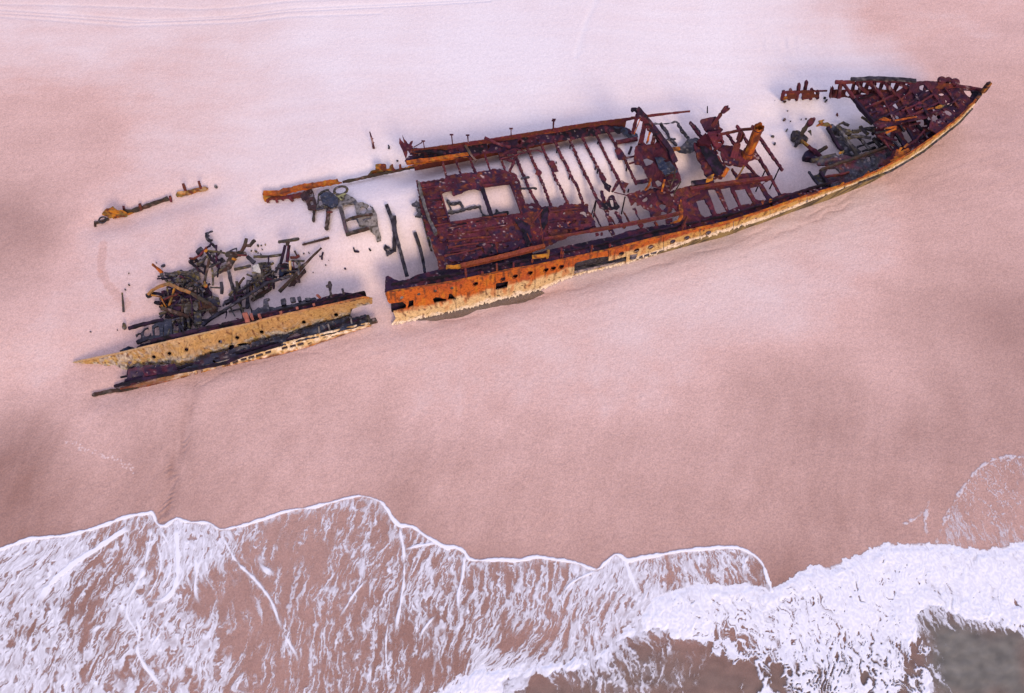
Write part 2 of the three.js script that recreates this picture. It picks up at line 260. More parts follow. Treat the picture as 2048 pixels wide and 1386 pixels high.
// ================================================================= SETTING: the beach
{
  const xs = [], zs = [];
  for (let x = -100; x <= 100.01; x += 0.32) xs.push(x);
  for (let z = -84; z <= 56.01; z += 0.32) zs.push(z);
  for (let k = 1, s = 0.6; s < 4000; k++) { s *= 1.7; xs.push(100 + s); xs.unshift(-100 - s); zs.push(56 + s); zs.unshift(-84 - s); }
  const nx = xs.length, nz = zs.length, pos = new Float32Array(nx * nz * 3), uv = new Float32Array(nx * nz * 2), idx = new Uint32Array((nx - 1) * (nz - 1) * 6);
  let o = 0;
  for (let j = 0; j < nz; j++) for (let i = 0; i < nx; i++) { const k = j * nx + i; pos.set([xs[i], ground(xs[i], zs[j]), zs[j]], k * 3); uv[k * 2] = (xs[i] + 100) / 200; uv[k * 2 + 1] = (zs[j] + 84) / 140; }
  for (let j = 0; j < nz - 1; j++) for (let i = 0; i < nx - 1; i++) { const a = j * nx + i, b = a + nx; idx.set([a, b, a + 1, a + 1, b, b + 1], o); o += 6; }
  const g = new THREE.BufferGeometry(); g.setAttribute('position', new THREE.BufferAttribute(pos, 3)); g.setAttribute('uv', new THREE.BufferAttribute(uv, 2)); g.setIndex(new THREE.BufferAttribute(idx, 1)); g.computeVertexNormals();

  // how damp the sand is and vignette darkening painted into its edges, with blotched outlines; grain, ripples, tracks and streaks
  const dampVignette = Q('200,30 1000,130 700,120 1400,100 100,300 350,250 30,480 250,500 600,250 600,450 150,620 60,760').map((p, i) => [p, [0.25, 0, 0.06, 0.02, 0.56, 0.36, 0.84, 0.4, 0.17, 0.22, 0.42, 0.42][i]])
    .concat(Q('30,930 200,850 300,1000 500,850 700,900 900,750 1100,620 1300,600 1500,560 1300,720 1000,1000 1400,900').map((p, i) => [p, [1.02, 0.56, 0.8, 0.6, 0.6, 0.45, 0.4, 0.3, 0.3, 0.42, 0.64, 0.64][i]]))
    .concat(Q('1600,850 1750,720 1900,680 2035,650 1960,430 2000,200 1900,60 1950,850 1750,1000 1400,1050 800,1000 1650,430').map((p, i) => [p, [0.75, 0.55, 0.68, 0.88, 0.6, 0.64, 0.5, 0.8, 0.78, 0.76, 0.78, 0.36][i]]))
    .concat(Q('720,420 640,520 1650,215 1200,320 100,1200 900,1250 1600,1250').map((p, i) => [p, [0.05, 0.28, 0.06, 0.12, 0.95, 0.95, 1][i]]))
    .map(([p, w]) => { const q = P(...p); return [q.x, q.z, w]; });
  const toneAt = (x, z) => { let s = 0, t = 0; for (const [a, b, w] of dampVignette) { const r = (a - x) * (a - x) + (b - z) * (b - z) + 40, k = 1 / (r * r); s += k * w; t += k; } return s / t; };
  const tracks = [[Q('0,20 300,41 620,24 1000,6'), 0.35], [Q('0,34 250,53 520,44 760,36'), 0.3], [Q('0,9 400,19 800,1'), 0.3], [Q('0,27 280,46 600,31 980,12'), 0.2], [Q('1195,0 1170,60 1150,130'), 0.5]].map(([p, w]) => [XZ(p), w]);
  const curl = XZ(Q('208,490 204,540 216,570 240,595 258,612'));
  const oldFoam = XZ(Q('140,884 165,898 200,908 240,922 268,940'));
  const scarps = ['1080,585 1160,572 1260,545 1380,505 1460,488 1540,455', '1490,495 1570,462 1640,438 1700,405', '400,770 470,735 560,712 640,700', '860,640 950,628 1040,600 1090,590', '1600,440 1690,395 1790,345 1880,285'].map((s) => XZ(Q(s)));
  const fan = P(1570, 110), n = 2048, m = 1434, col = new Uint8Array(n * m * 4), bmp = new Uint8Array(n * m * 4), rgh = new Uint8Array(n * m * 4);
  const cw = 64, ch = 45, coarse = new Float32Array((cw + 1) * (ch + 1));                // dampness and painted edge vignette on a coarse grid, then blotched
  for (let j = 0; j <= ch; j++) for (let i = 0; i <= cw; i++) coarse[j * (cw + 1) + i] = toneAt(-100 + i / cw * 200, -84 + j / ch * 140);
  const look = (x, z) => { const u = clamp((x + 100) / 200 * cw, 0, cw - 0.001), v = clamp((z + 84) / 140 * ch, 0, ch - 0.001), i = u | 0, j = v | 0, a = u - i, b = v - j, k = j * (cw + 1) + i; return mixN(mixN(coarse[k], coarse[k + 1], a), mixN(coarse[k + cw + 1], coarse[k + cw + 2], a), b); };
  const toS = (v) => 255 * clamp(v <= 0.0031308 ? v * 12.92 : 1.055 * Math.pow(v, 1 / 2.4) - 0.055);
  const dry = [0.65, 0.605, 0.59], mid = [0.52, 0.35, 0.296], wet = [0.23, 0.122, 0.087];
  for (let j = 0; j < m; j++) for (let i = 0; i < n; i++) {
    const x = -100 + (i + 0.5) / n * 200, z = -84 + (j + 0.5) / m * 140, k = (j * n + i) * 4;
    const rx = x - hullA.x, rz = z - hullA.z, t = rx * land.x + rz * land.z, s = rx * axis.x + rz * axis.z;
    const wx = x + 4 * noise(x / 17, z / 17, 31) + 1.5 * noise(x / 5, z / 8, 32), wz = z + 3.5 * noise(x / 16, z / 16, 77) + 1.2 * noise(x / 4, z / 4, 5);
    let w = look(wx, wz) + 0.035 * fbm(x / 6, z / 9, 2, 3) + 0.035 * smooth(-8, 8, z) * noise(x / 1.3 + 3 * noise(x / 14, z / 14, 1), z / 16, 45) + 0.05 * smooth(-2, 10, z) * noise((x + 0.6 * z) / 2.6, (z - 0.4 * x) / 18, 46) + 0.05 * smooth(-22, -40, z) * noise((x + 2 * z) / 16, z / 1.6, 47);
    let b = 0.5 + 0.05 * noise(x * 1.3, z * 1.3, 8) + 0.05 * noise(x * 4, z * 4, 3) + 0.1 * noise(s / 6, t / 1.1, 60) * smooth(-13, -2, t) * (1 - smooth(0, 3, t)) * smooth(-40, -10, s);
    b += 0.035 * noise(x / 0.8 + noise(x / 9, z / 9, 1) * 6, z / 9, 44) * smooth(2, 12, z);
    if (z < -30) for (const [p, q] of tracks) { const d = lineDist(x, z, p); if (d < q * 3) { b -= 0.16 * Math.exp(-d * d / q / q); w -= 0.05 * Math.exp(-d * d / q / q); } }
    if (Math.abs(x - fan.x) < 16 && Math.abs(z - fan.z) < 13) b += 0.16 * Math.sin((x - 0.35 * z) * 3.2 + 4 * noise(x / 3, z / 5, 6)) * Math.exp(-((x - fan.x) ** 2 / 40 + (z - fan.z) ** 2 / 34)) * smooth(-0.2, 0.2, noise(x / 3, z / 4, 16));
    const dr = lineDist(x, z, rill); if (dr < 3) { const q = Math.exp(-dr * dr / 0.9); b += 0.12 * q * Math.sin(z * 7 + x * 5 + 7 * noise(x / 1.4, z / 2, 4)) * smooth(-0.1, 0.35, noise(x / 2, z / 3, 14)); w += 0.08 * q * (1 + 2 * noise(x / 0.7, z / 3, 24)); }
    if (x < -40) { const d = lineDist(x, z, curl); w += 0.12 * smooth(0.75, 0.35, d + 0.3 * noise(x * 2, z * 2)); }
    for (const p of scarps) { if (Math.abs(x - p[1][0]) > 32) continue; const d = lineDist(x + 0.6 * noise(x / 2, z / 2, 9), z + 0.5 * noise(x / 3, z / 2, 19), p); if (d < 1.6) { b -= (0.1 * Math.exp(-d * d / 0.05) + 0.05 * Math.exp(-d * d / 0.5)) * smooth(-0.3, 0.2, noise(x / 5, z / 5, 29)); w += 0.05 * Math.exp(-d * d / 0.3); } }
    const edgeMix = smooth(0.02, 0.3, w) * (1 - 0.5 * smooth(0.6, 1, w)); w += edgeMix * (0.03 * noise(x / 2.6, z / 1.8, 51) + 0.025 * noise(x / 0.7, z / 0.6, 52) + 0.05 * noise(x / 7, z / 3.6, 53)); w = clamp(w, 0, 1.05);
    const g1 = 1 + (0.15 + 0.2 * smooth(0.1, 0.6, w)) * (rnd() - 0.5) + 0.06 * noise(x * 2.5, z * 2.5, 22), a = clamp(w * 2), bb = clamp(w * 2 - 1, 0, 1.3);
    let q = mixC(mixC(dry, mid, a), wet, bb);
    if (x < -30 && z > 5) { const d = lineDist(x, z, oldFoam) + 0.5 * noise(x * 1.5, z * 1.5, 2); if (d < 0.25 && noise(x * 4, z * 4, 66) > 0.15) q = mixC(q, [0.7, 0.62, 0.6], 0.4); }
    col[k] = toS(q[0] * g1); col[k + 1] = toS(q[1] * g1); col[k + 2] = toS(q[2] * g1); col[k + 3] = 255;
    bmp[k] = bmp[k + 1] = bmp[k + 2] = 255 * clamp(b + 0.05 * (rnd() - 0.5)); bmp[k + 3] = 255;
    rgh[k] = rgh[k + 1] = rgh[k + 2] = 255 * clamp(0.95 - 0.42 * smooth(0.55, 1, w)); rgh[k + 3] = 255;
  }
  const tex = (d, srgb) => { const t = new THREE.DataTexture(d, n, m); if (srgb) t.colorSpace = THREE.SRGBColorSpace; t.wrapS = t.wrapT = THREE.MirroredRepeatWrapping; t.magFilter = THREE.LinearFilter; t.needsUpdate = true; return t; };
  const mat = new THREE.MeshStandardMaterial({ name: 'sand', map: tex(col, true), bumpMap: tex(bmp), bumpScale: 0.42, roughnessMap: tex(rgh), roughness: 1 });
  tag(put('beach', g, mat), 'wide beach of pale dry sand turning brown and wet towards the sea', 'beach', null, 'structure');
}

// ================================================================= SETTING: the sea and its foam
const edge1 = Q('0,1098 60,1078 130,1070 200,1052 250,1034 292,1027 304,1026 312,1046 328,1051 352,1036 372,1043 418,1046 440,1058')
  .concat(Q('520,1040 580,1020 625,1014 690,997 722,992 760,1003 775,1020 798,1050 825,1053 850,1071 893,1094 912,1094 930,1105 938,1117'))
  .concat(Q('1000,1118 1040,1120 1073,1113 1110,1118 1150,1124 1195,1138 1215,1120 1232,1108 1245,1114 1256,1120 1280,1115 1310,1112'))
  .concat(Q('1340,1105 1400,1098 1470,1094 1500,1104 1525,1125 1535,1150 1545,1180'));
const edge2 = Q('1545,1180 1575,1160 1600,1145 1625,1131 1660,1133 1690,1120 1720,1110 1775,1085 1800,1088 1850,1085 1920,1093 1965,1100 2000,1095 2048,1078');
const spline = (pts, k = 4) => pts.length < 3 ? pts : new THREE.CatmullRomCurve3(pts.map(([x, z]) => new THREE.Vector3(x, 0, z)), false, 'centripetal').getPoints((pts.length - 1) * k).map((p) => [p.x, p.z]);
const shore = spline(XZ(edge1.concat(edge2))), shoreZ = (x) => along(shore)(x) + 0.18 * noise(x / 1.3, 3, 3) + 0.1 * noise(x / 0.5, 8, 3);
const oliveAt = XZ(Q('1040,1386 1100,1365 1200,1350 1290,1300 1400,1330 1560,1345 1700,1325 1850,1310 1900,1400 1040,1400')), olive2 = XZ(Q('1880,1386 1860,1290 1840,1245 1900,1235 1990,1260 2060,1265 2060,1400 1900,1400'));
{
  const xs = [], ss = []; for (let x = -78; x <= 78.01; x += 0.24) xs.push(x); for (let s = 0; s < 34; s += 0.24) ss.push(s);
  for (let s = 1; s < 4000;) { s *= 1.6; xs.push(78 + s); xs.unshift(-78 - s); ss.push(34 + s); }
  const nx = xs.length, nz = ss.length, pos = [], col = [], idx = [];
  for (let j = 0; j < nz; j++) for (let i = 0; i < nx; i++) {
    const x = xs[i], z = shoreZ(clamp(x, -76, 76)) + ss[j] + 0.2, far = smooth(43.5, 50, z);
    const wx = x + 1.5 * noise(x / 4, z / 4, 5), wz = z + 1.2 * noise(x / 3, z / 3, 15);
    const deep = Math.max(0.62 * smooth(5, -2.5, polyDist(wx, wz, oliveAt)), smooth(4, -2, polyDist(wx, wz, olive2)), far);
    const lift = 0.02 + 0.25 * deep + (far ? 0.25 * far * fbm(x / 9, z / 5, 2, 3) : 0) + deep * (0.055 * noise(x / 0.9, z / 0.6, 4) + 0.03 * noise(x / 0.5, z / 0.4, 24) + 0.06 * noise((x + z) / 2.2, (z - x) / 1.6, 14));
    pos.push(x, z > 60 ? Math.max(ground(x, 60) + 0.4 + 0.25 * fbm(x / 9, z / 5, 2, 3), -1.6) : ground(x, z) + lift, z);
    const k = mixC([0.26, 0.145, 0.105], [0.128, 0.122, 0.1], deep).map((v) => v * (1 + 0.35 * fbm(x / 1.6, z / 1.1, 63, 3))); col.push(...k, clamp(0.22 + 0.75 * deep) * smooth(0, 0.4, ss[j] + 0.1));
    if (i && j) { const a = (j - 1) * nx + i - 1, b = a + nx; idx.push(a, b, a + 1, a + 1, b, b + 1); }
  }
  const g = new THREE.BufferGeometry(); g.setAttribute('position', new THREE.Float32BufferAttribute(pos, 3)); g.setAttribute('color', new THREE.Float32BufferAttribute(col, 4)); g.setIndex(idx); g.computeVertexNormals();
  tag(put('sea', g, new THREE.MeshPhysicalMaterial({ name: 'sandy sea water', vertexColors: true, transparent: true, roughness: 0.14, ior: 1.33 })), 'shallow sandy sea water washing up the beach, olive brown where deeper', 'sea', null, 'structure');
}
function worley(x, y, s) {                                           // distance between the two nearest cell borders: a net of walls
  const X = Math.floor(x), Y = Math.floor(y); let f1 = 9, f2 = 9;
  for (let j = -1; j < 2; j++) for (let i = -1; i < 2; i++) {
    const h = PERM[(PERM[(X + i + s * 17) & 255] + Y + j) & 255], k = PERM[(h + 71) & 255], dx = X + i + (h + 0.5) / 256 - x, dy = Y + j + (k + 0.5) / 256 - y, d = Math.sqrt(dx * dx + dy * dy);
    if (d < f1) { f2 = f1; f1 = d; } else if (d < f2) f2 = d;
  }
  return f2 - f1;
}
const foamAt = (() => {
  // control points: place, foam cover, the way the foam is drawn out (degrees from straight seaward, leaning left +)
  const rows = ['50,1150 100,1250 200,1310 60,1370 375,1090 430,1100 290,1250 400,1270 500,1260 480,1150 560,1100', '600,1060 620,1150 700,1040 700,1150 760,1100 640,1250 750,1300 850,1150 880,1260 1000,1150 1000,1230', '1100,1150 1100,1250 1215,1140 1190,1230 1230,1260 1350,1140 1450,1140 1520,1140 1250,1330 1150,1372 1380,1340', '1470,1362 1600,1240 1700,1190 1600,1330 1750,1320 1700,1375 1850,1140 1980,1180 1940,1120 1860,1305 1960,1330', '1400,1205 1500,1220 1320,1225 1100,1335 980,1355 1800,1240 200,1130 1980,990 2040,1112 300,1120 1260,1235', '150,1225 270,1060 100,1120 440,1180 420,1330 560,1330 580,1180 660,1350 900,1340 1050,1290 1500,1290', '1120,1375 1080,1372 1420,1300 1330,1300 1200,1360 1300,1370 1050,1345 1190,1330 1640,1290 1560,1380 1820,1190'].map(Q);
  const dens = [[0.82, 0.7, 0.6, 0.8, 1.05, 0.72, 0.7, 0.66, 0.22, 0.3, 0.24], [0.22, 0.3, 0.5, 0.42, 0.45, 0.42, 0.45, 0.6, 0.45, 0.5, 0.5], [0.56, 0.5, 1, 0.66, 0.7, 0.6, 0.62, 0.3, 0.45, 0.05, 0.42], [0.1, 0.86, 0.97, 0.62, 0.66, 0.62, 0.97, 0.98, 1, 0.35, -0.3], [0.92, 0.84, 0.95, 0.97, 0.97, 0.84, 0.5, 0.3, 1, 0.66, 0.9], [0.4, 0.5, 0.9, 0.3, 0.6, 0.42, 0.25, 0.4, 0.42, 0.46, 0.5], [0, -0.1, 0.36, 0.4, 0.4, 0.3, 0.97, 0.96, 0.72, 0.5, 0.9]];
  const lean = [[30, 15, 20, 10, 3, -10, 15, 5, -25, -30, 5], [12, 18, 10, 20, 22, 12, 5, 25, 10, 0, 2], [-5, 6, 20, 28, 30, -15, -25, -15, 0, 10, 10], [-10, -20, -22, -32, -10, 5, -12, -25, -10, -20, -25], [-20, -28, 8, 40, 40, -22, 35, -15, -15, 12, 40], [20, 5, 30, -20, 5, 0, 12, 5, 0, 5, -25], [0, 0, -10, -5, 5, 0, 40, 30, -30, -10, -20]];
  const ctl = []; rows.forEach((r, i) => XZ(r).forEach((p, k) => ctl.push([...p, dens[i][k], lean[i][k] * Math.PI / 180])));
  const X0 = -76, Z0 = 2, cs = 0.8, cx = 192, cz = 60, cd = new Float32Array(cx * cz), ca = new Float32Array(cx * cz);
  for (let j = 0; j < cz; j++) for (let i = 0; i < cx; i++) {
    let s = 0, a = 0, t = 0, t2 = 0; const x = X0 + i * cs, z = Z0 + j * cs;
    for (const [px, pz, d, l] of ctl) { const r = (px - x) ** 2 + (pz - z) ** 2, k = 1 / ((r + 1.2) * (r + 1.2)), k2 = 1 / ((r + 16) * (r + 16)); t += k; s += k * d; a += k2 * Math.tan(l); t2 += k2; }
    cd[j * cx + i] = s / t; ca[j * cx + i] = a / t2;
  }
  const bil = (f, x, z) => { const u = clamp((x - X0) / cs, 0, cx - 1.01), v = clamp((z - Z0) / cs, 0, cz - 1.01), i = u | 0, j = v | 0, p = u - i, q = v - j, k = j * cx + i; return mixN(mixN(f[k], f[k + 1], p), mixN(f[k + cx], f[k + cx + 1], p), q); };
  const near = (pts, x, z, r) => { let d = r; for (let i = 1; i < pts.length; i++) { const a = pts[i - 1], b = pts[i]; if (Math.min(a[0], b[0]) - r > x || Math.max(a[0], b[0]) + r < x || Math.min(a[1], b[1]) - r > z || Math.max(a[1], b[1]) + r < z) continue; d = Math.min(d, segDist(x, z, a, b)); } return d; };
  // [points, width in m, 0 bright / 1 faint dotted, veil in m on the seaward side]
  const lines = [['258,1052 200,1090 140,1130 100,1165 76,1200 66,1226', 0.62, 0, 0.5], ['440,1062 470,1120 505,1155 540,1200 555,1240 566,1268', 0.22, 0, 0.4], ['545,1150 520,1128 512,1110', 0.5, 0, 0.4], ['798,1050 806,1095 808,1135 805,1180 796,1230 786,1280', 0.26, 0, 0.5], ['930,1106 925,1150 916,1190 920,1240', 0.3, 0, 0.4], ['810,1098 840,1090 880,1087 896,1095', 0.26, 0, 0.3], ['730,1160 705,1190 690,1215 672,1242', 0.2, 0, 0.3], ['1248,1112 1262,1150 1275,1180 1286,1208', 0.36, 0, 0.4], ['1195,1140 1150,1160 1130,1180 1118,1206', 0.2, 0, 0.2], ['1500,1106 1490,1130 1490,1168', 0.24, 0, 0.2], ['625,1014 610,1036 602,1046', 0.4, 0, 0.3],
    ['303,1052 292,1110 280,1150 258,1190 250,1225 268,1262 285,1310', 0.22, 0, 0.5], ['350,1052 354,1105 350,1165 330,1195 285,1203', 0.5, 0, 0.7], ['318,1056 336,1090 340,1135 322,1172 296,1190', 0.14, 0, 0.2], ['312,1080 320,1130 300,1180 270,1212', 0.12, 0, 0.3], ['300,1240 318,1262 300,1290 322,1320', 0.14, 0, 0.3], ['260,1230 290,1248 276,1275', 0.12, 0, 0.2], ['265,1225 275,1260 270,1300 290,1340 330,1386', 0.3, 0, 0.4], ['385,1080 392,1140 388,1180 400,1215', 0.3, 0, 0.6], ['1286,1205 1300,1170 1296,1152', 0.26, 0, 0.3], ['500,1386 462,1376 474,1364 490,1370', 0.4, 0, 0.3], ['565,1265 590,1310 600,1330', 0.22, 0, 0.3], ['775,1245 770,1300 778,1386', 0.14, 0, 0.2], ['870,1230 845,1260 832,1300', 0.22, 0, 0.3], ['605,1120 580,1200 575,1260', 0.4, 1, 0.5], ['740,1330 735,1386', 0.18, 0, 0.3], ['660,1290 650,1386', 0.18, 1, 0.3],
    ['2060,914 2000,916 1960,935 1935,965 1912,1000 1895,1035', 0.26, 1, 0.2], ['1858,1004 1852,1030 1856,1085', 0.3, 1, 0.1], ['1905,1010 1890,1040 1880,1075', 0.34, 1, 0.2], ['1760,1062 1790,1050 1830,1038 1850,1015', 0.16, 1, 0.1], ['1700,1125 1740,1105 1755,1085', 0.24, 1, 0.1]].map(([s, w, f, veil]) => [spline(XZ(Q(s))), w, f, veil]);
  const lead = spline(XZ(edge1)), lobe = XZ(Q('2070,915 2000,916 1960,935 1935,965 1912,1000 1890,1060 1860,1090 2070,1100'));
  const boreArea = XZ(Q('800,1480 850,1390 880,1372 920,1347 960,1327 1000,1322 1035,1332 1060,1322 1110,1314 1160,1312 1200,1302 1230,1272 1270,1237 1290,1217 1300,1202').concat(Q('1330,1186 1360,1176 1400,1166 1450,1169 1500,1167 1545,1180 1575,1160 1600,1145 1625,1131 1660,1133 1690,1120 1720,1110 1775,1085 1800,1088 1850,1085')).concat(Q('1920,1093 1965,1100 2000,1095 2090,1070 2090,1262 1990,1258 1930,1238 1860,1216 1838,1250 1870,1300 1885,1480 1540,1480 1500,1390 1470,1340 1400,1292 1340,1270 1290,1262 1240,1288 1210,1316 1150,1352 1080,1352 1020,1370 930,1480')));
  return (x, z) => {
    const s = z - shoreZ(x), f1 = noise(x / 0.9, z / 0.9, 70), f2 = noise(x / 0.33, z / 0.33, 71), wob = 0.13 * f1 + 0.08 * f2;
    let a = 0, t = 0, inB = polyDist(x, z, boreArea); const inL = s < 0 ? polyDist(x, z, lobe) : 1;
    if (inB < 2.5) inB += 0.45 * noise(x / 1.2, z / 1.2, 91) + 0.3 * f1 + 0.22 * f2 + smooth(4, 8, s) * (0.35 + 0.9 * noise((x + z * 0.35) / 0.7 + 0.8 * f1, (z - 0.35 * x) / 2.2, 95) + 0.7 * noise(x / 1.9, z / 1.9, 96));
    if (s > -0.1 || inB < 0.1 || inL < 0) {
      const tl = bil(ca, x, z), d = bil(cd, x, z) + 0.07 + 0.03 * smooth(-29, -36, x) - 0.05 * smooth(0, 20, x) + 0.22 * noise(x / 2.2, z / 6, 33) + 0.14 * noise(x / 1.1, z / 1.7, 34);
      const cu = inB < 0 ? 1.5 : smooth(-31, -38, x) * 0.25, u = x + tl * (z - 29) + (0.3 + 0.3 * cu) * noise(x / 0.9, z / 1.3, 40) + 0.16 * f2 + (0.5 + 0.5 * cu) * noise(x / 3, z / 3, 41), v = z + (0.5 + 0.4 * cu) * noise(x / 0.8, z / 1.4, 80) + 0.2 * noise(x / 0.3, z / 0.6, 81);
      const e1 = inB < 0 ? worley(u / 0.66, v / 1.25, 1) : worley(u / 0.64, v / 3.1, 1), e2 = worley(u / 0.29, v / 1.3, 2), n = 0.5 + 0.62 * (noise(u / 0.8, v / 4.2, 11) + 0.55 * noise(u / 0.34, v / 1.9, 12) + 0.35 * noise(u / 0.16, v / 0.7, 13));
      const dd = clamp(d), w1 = 0.05 + 0.6 * dd * dd, w2 = 0.03 + 0.55 * dd * dd;
      const l1 = smooth(w1 + 0.05, w1 * 0.35, e1), l2 = smooth(w2 + 0.05, w2 * 0.3, e2), cov = smooth(0.86 - dd, 1.18 - dd, n + 0.06);
      if (inB >= 0 || d < 0.02) {
        const fine = noise(u / 0.18, v / 0.8, 21) + 0.6 * noise(u / 0.45, v / 2.2, 22), hole = smooth(0.12 + 0.3 * dd, 0.22 + 0.32 * dd, noise(u / 0.5, v / 1.5, 23) + 0.5 * noise(u / 0.22, v / 0.6, 24));
        a = Math.max(l1 * cov, l2 * smooth(0.98 - dd, 1.2 - dd, n)) * (0.6 + 0.36 * dd) + 0.26 * dd * smooth(0.3, 0.9, n) + 0.16 * smooth(0.66, 0.95, dd);
        a = Math.min(a, 0.95) * (0.78 + 0.4 * fine) * (1 - 0.9 * hole);
        if (s < 0 && inL < 0) a = 0.3 * l2 * smooth(0.35, 0.7, n) + 0.25 * smooth(0.14, 0, e2) * smooth(0.3, 0.6, n);
        a *= smooth(-0.05, 0.25, Math.max(s, -inL)) * smooth(-0.02, 0.08, d); t = 0.035 * a;
      } else {
        const e = -inB, rim = 0.55 * smooth(2.4, 0, e) * smooth(0.3, 0.6, d), q = clamp(d + rim, 0, 1.1), h1 = smooth(0.08 + 0.6 * q * q, 0.03 + 0.39 * q * q, e1), h2 = smooth(0.06 + 0.8 * q * q, 0.5 * q * q, e2);
        a = clamp(Math.max(h1 * 0.95, h2 * 0.8 * smooth(0.3, 0.7, q)) * smooth(0.75 - q, 1 - q, n) * (0.72 + 0.28 * smooth(0.5, 0.9, n + 0.3 * q))); a = smooth(0.14, 0.78, a) * (0.87 + 0.13 * smooth(-0.25, 0.3, f2 + noise(u / 0.22, v / 0.9, 26))) * smooth(-0.2, 0.12, e);
        t = a * (0.04 + 0.2 * smooth(0.75, 1.05, q) * (0.6 + 0.5 * n)) * 0.6 * smooth(0, 1.1, e);
      }
    }
    let dl = near(lead, x, z, 1.6) + 0.6 * wob;
    if (dl < 1.6) { const wl = 0.13 + 0.16 * noise(x / 1.5, z / 1.5, 6) + 0.14 * noise(x / 5, z / 5, 8) + 0.07 * noise(x / 0.8, z / 0.8, 7), q = smooth(wl + 0.1, wl - 0.03, dl); a = Math.max(a, q); t = Math.max(t, 0.09 * q); if (s > 0) a = Math.max(a, 0.62 * smooth(1.3, 0, dl) * smooth(-0.15, 0.45, noise(x / 0.45, z / 1.3, 4) + 0.3 * f2)); }
    for (const [p, w, faint, veil] of lines) {
      const r = w + veil + 0.5, d = near(p, x, z, r); if (d >= r) continue; const pe = p[p.length - 1], en = smooth(-0.1, 2.4, Math.hypot(x - pe[0], z - pe[1])) * smooth(-0.4, 0.9, Math.hypot(x - p[0][0], z - p[0][1]));
      const wv = w * 0.5 * en * smooth(-0.6, -0.15, noise(x * 0.7, z * 0.7, 18) + 0.4 * f1) * (1 + 0.8 * noise(x / 1.1, z / 1.1, 12) + 0.3 * f2), q = smooth(wv + 0.1, wv - 0.03, d + wob * (faint ? 2 : 0.7)) * en * (faint ? 0.55 * smooth(-0.5, 0.15, noise(x * 2.6, z * 2.6, 5)) : 0.97);
      a = Math.max(a, q, faint ? 0 : 0.5 * en * smooth(wv + veil, wv * 0.6, d + wob) * smooth(-0.2, 0.35, noise(x / 0.4, z / 0.7, 15))); t = Math.max(t, 0.08 * q);
    }
    return [clamp(a), t];
  };
})();
{
  const X0 = -72, X1 = 72, Z0 = 4, Z1 = 47, st = 0.085, nx = Math.floor((X1 - X0) / st), nz = Math.floor((Z1 - Z0) / st), al = new Float32Array(nx * nz), th = new Float32Array(nx * nz), id = new Int32Array(nx * nz).fill(-1), pos = [], col = [], idx = [];
  for (let j = 0; j < nz; j++) for (let i = 0; i < nx; i++) { const x = X0 + i * st, z = Z0 + j * st; if (z < shoreZ(x) - (x > 46 ? 13 : 1)) continue; const [a, t] = foamAt(x, z); al[j * nx + i] = a; th[j * nx + i] = t; }
  const deepAt = (x, z) => Math.max(smooth(4, -2, polyDist(x, z, olive2)), smooth(3.5, -1, polyDist(x, z, oliveAt)));
  const vtx = (i, j) => { const k = j * nx + i; if (id[k] < 0) { const x = X0 + i * st, z = Z0 + j * st; id[k] = pos.length / 3; pos.push(x, ground(x, z) + 0.05 + th[k] + (al[k] > 0 ? 0.24 * deepAt(x, z) : 0), z); col.push(0.66, 0.68, 0.72, al[k]); } return id[k]; };
  for (let j = 0; j < nz - 1; j++) for (let i = 0; i < nx - 1; i++) { const k = j * nx + i; if (Math.max(al[k], al[k + 1], al[k + nx], al[k + nx + 1]) < 0.03) continue; const a = vtx(i, j), b = vtx(i, j + 1), cc = vtx(i + 1, j), d = vtx(i + 1, j + 1); idx.push(a, b, cc, cc, b, d); }
  const g = new THREE.BufferGeometry(); g.setAttribute('position', new THREE.Float32BufferAttribute(pos, 3)); g.setAttribute('color', new THREE.Float32BufferAttribute(col, 4)); g.setIndex(idx); g.computeVertexNormals();
  console.log('foam', pos.length / 3);
  tag(put('sea_foam', g, new THREE.MeshStandardMaterial({ name: 'foam', vertexColors: true, transparent: true, roughness: 0.85 })), 'white lacy foam of spent waves spread over the water edge', 'foam', null, 'stuff');
}

// ================================================================= SETTING: seepage pools in the scour along the plating
for (const [s, label] of [['796,652 840,634 935,612 1010,596 1078,578 1090,586 1050,605 1000,612 955,620 925,634 870,642 830,640', 'dark shallow pool lying in the scour under the orange hull']]) {
  const m = new THREE.MeshPhysicalMaterial({ name: 'pool water', vertexColors: true, transparent: true, opacity: 0.36, roughness: 0.05, ior: 1.33 });
  const g = plate({ poly: [Q(s)], h: (x, y) => { const p = PG(x, y); return p.y + 0.035; }, t: 0.015, rag: 1.2, ragF: 16, dent: 0, step: 1.5, pal: () => [0.13, 0.1, 0.06] });
  if (g) tag(put('puddle', g, m), label, 'puddle', null, 'structure');
}

// ================================================================= THE MAIN WRECK, from the broken waist to the bow
const topY = along(Q('768,587 776,584 912,562 1020,539 1070,531 1140,516 1215,500 1313,475 1380,460 1458,443 1536,418 1614,391 1699,366').concat(Q('1761,339 1817,308 1876,268 1920,233 1949,203 1970,178')));
const botY = along(Q('768,652 795,648 838,638 935,616 1033,592 1078,581 1145,553 1250,528 1313,508 1380,484 1458,461 1536,436 1614,405').concat(Q('1692,374 1782,340 1846,302 1918,244 1943,217 1972,181')));
const hTop = along([[770, 5.9], [1300, 5.2], [1500, 5.3], [1700, 5.9], [1970, 6.8]]);
const hBot = (x) => Math.max(-0.25, hTop(x) - (botY(x) - topY(x)) / 7.2);
const deckH = (x) => hTop(x) - 0.55;
const ship = thing('ship_wreck', 'long rusted steamship hull with collapsed decks and pointed bow, lying in the sand', 'shipwreck', PG(1330, 400));
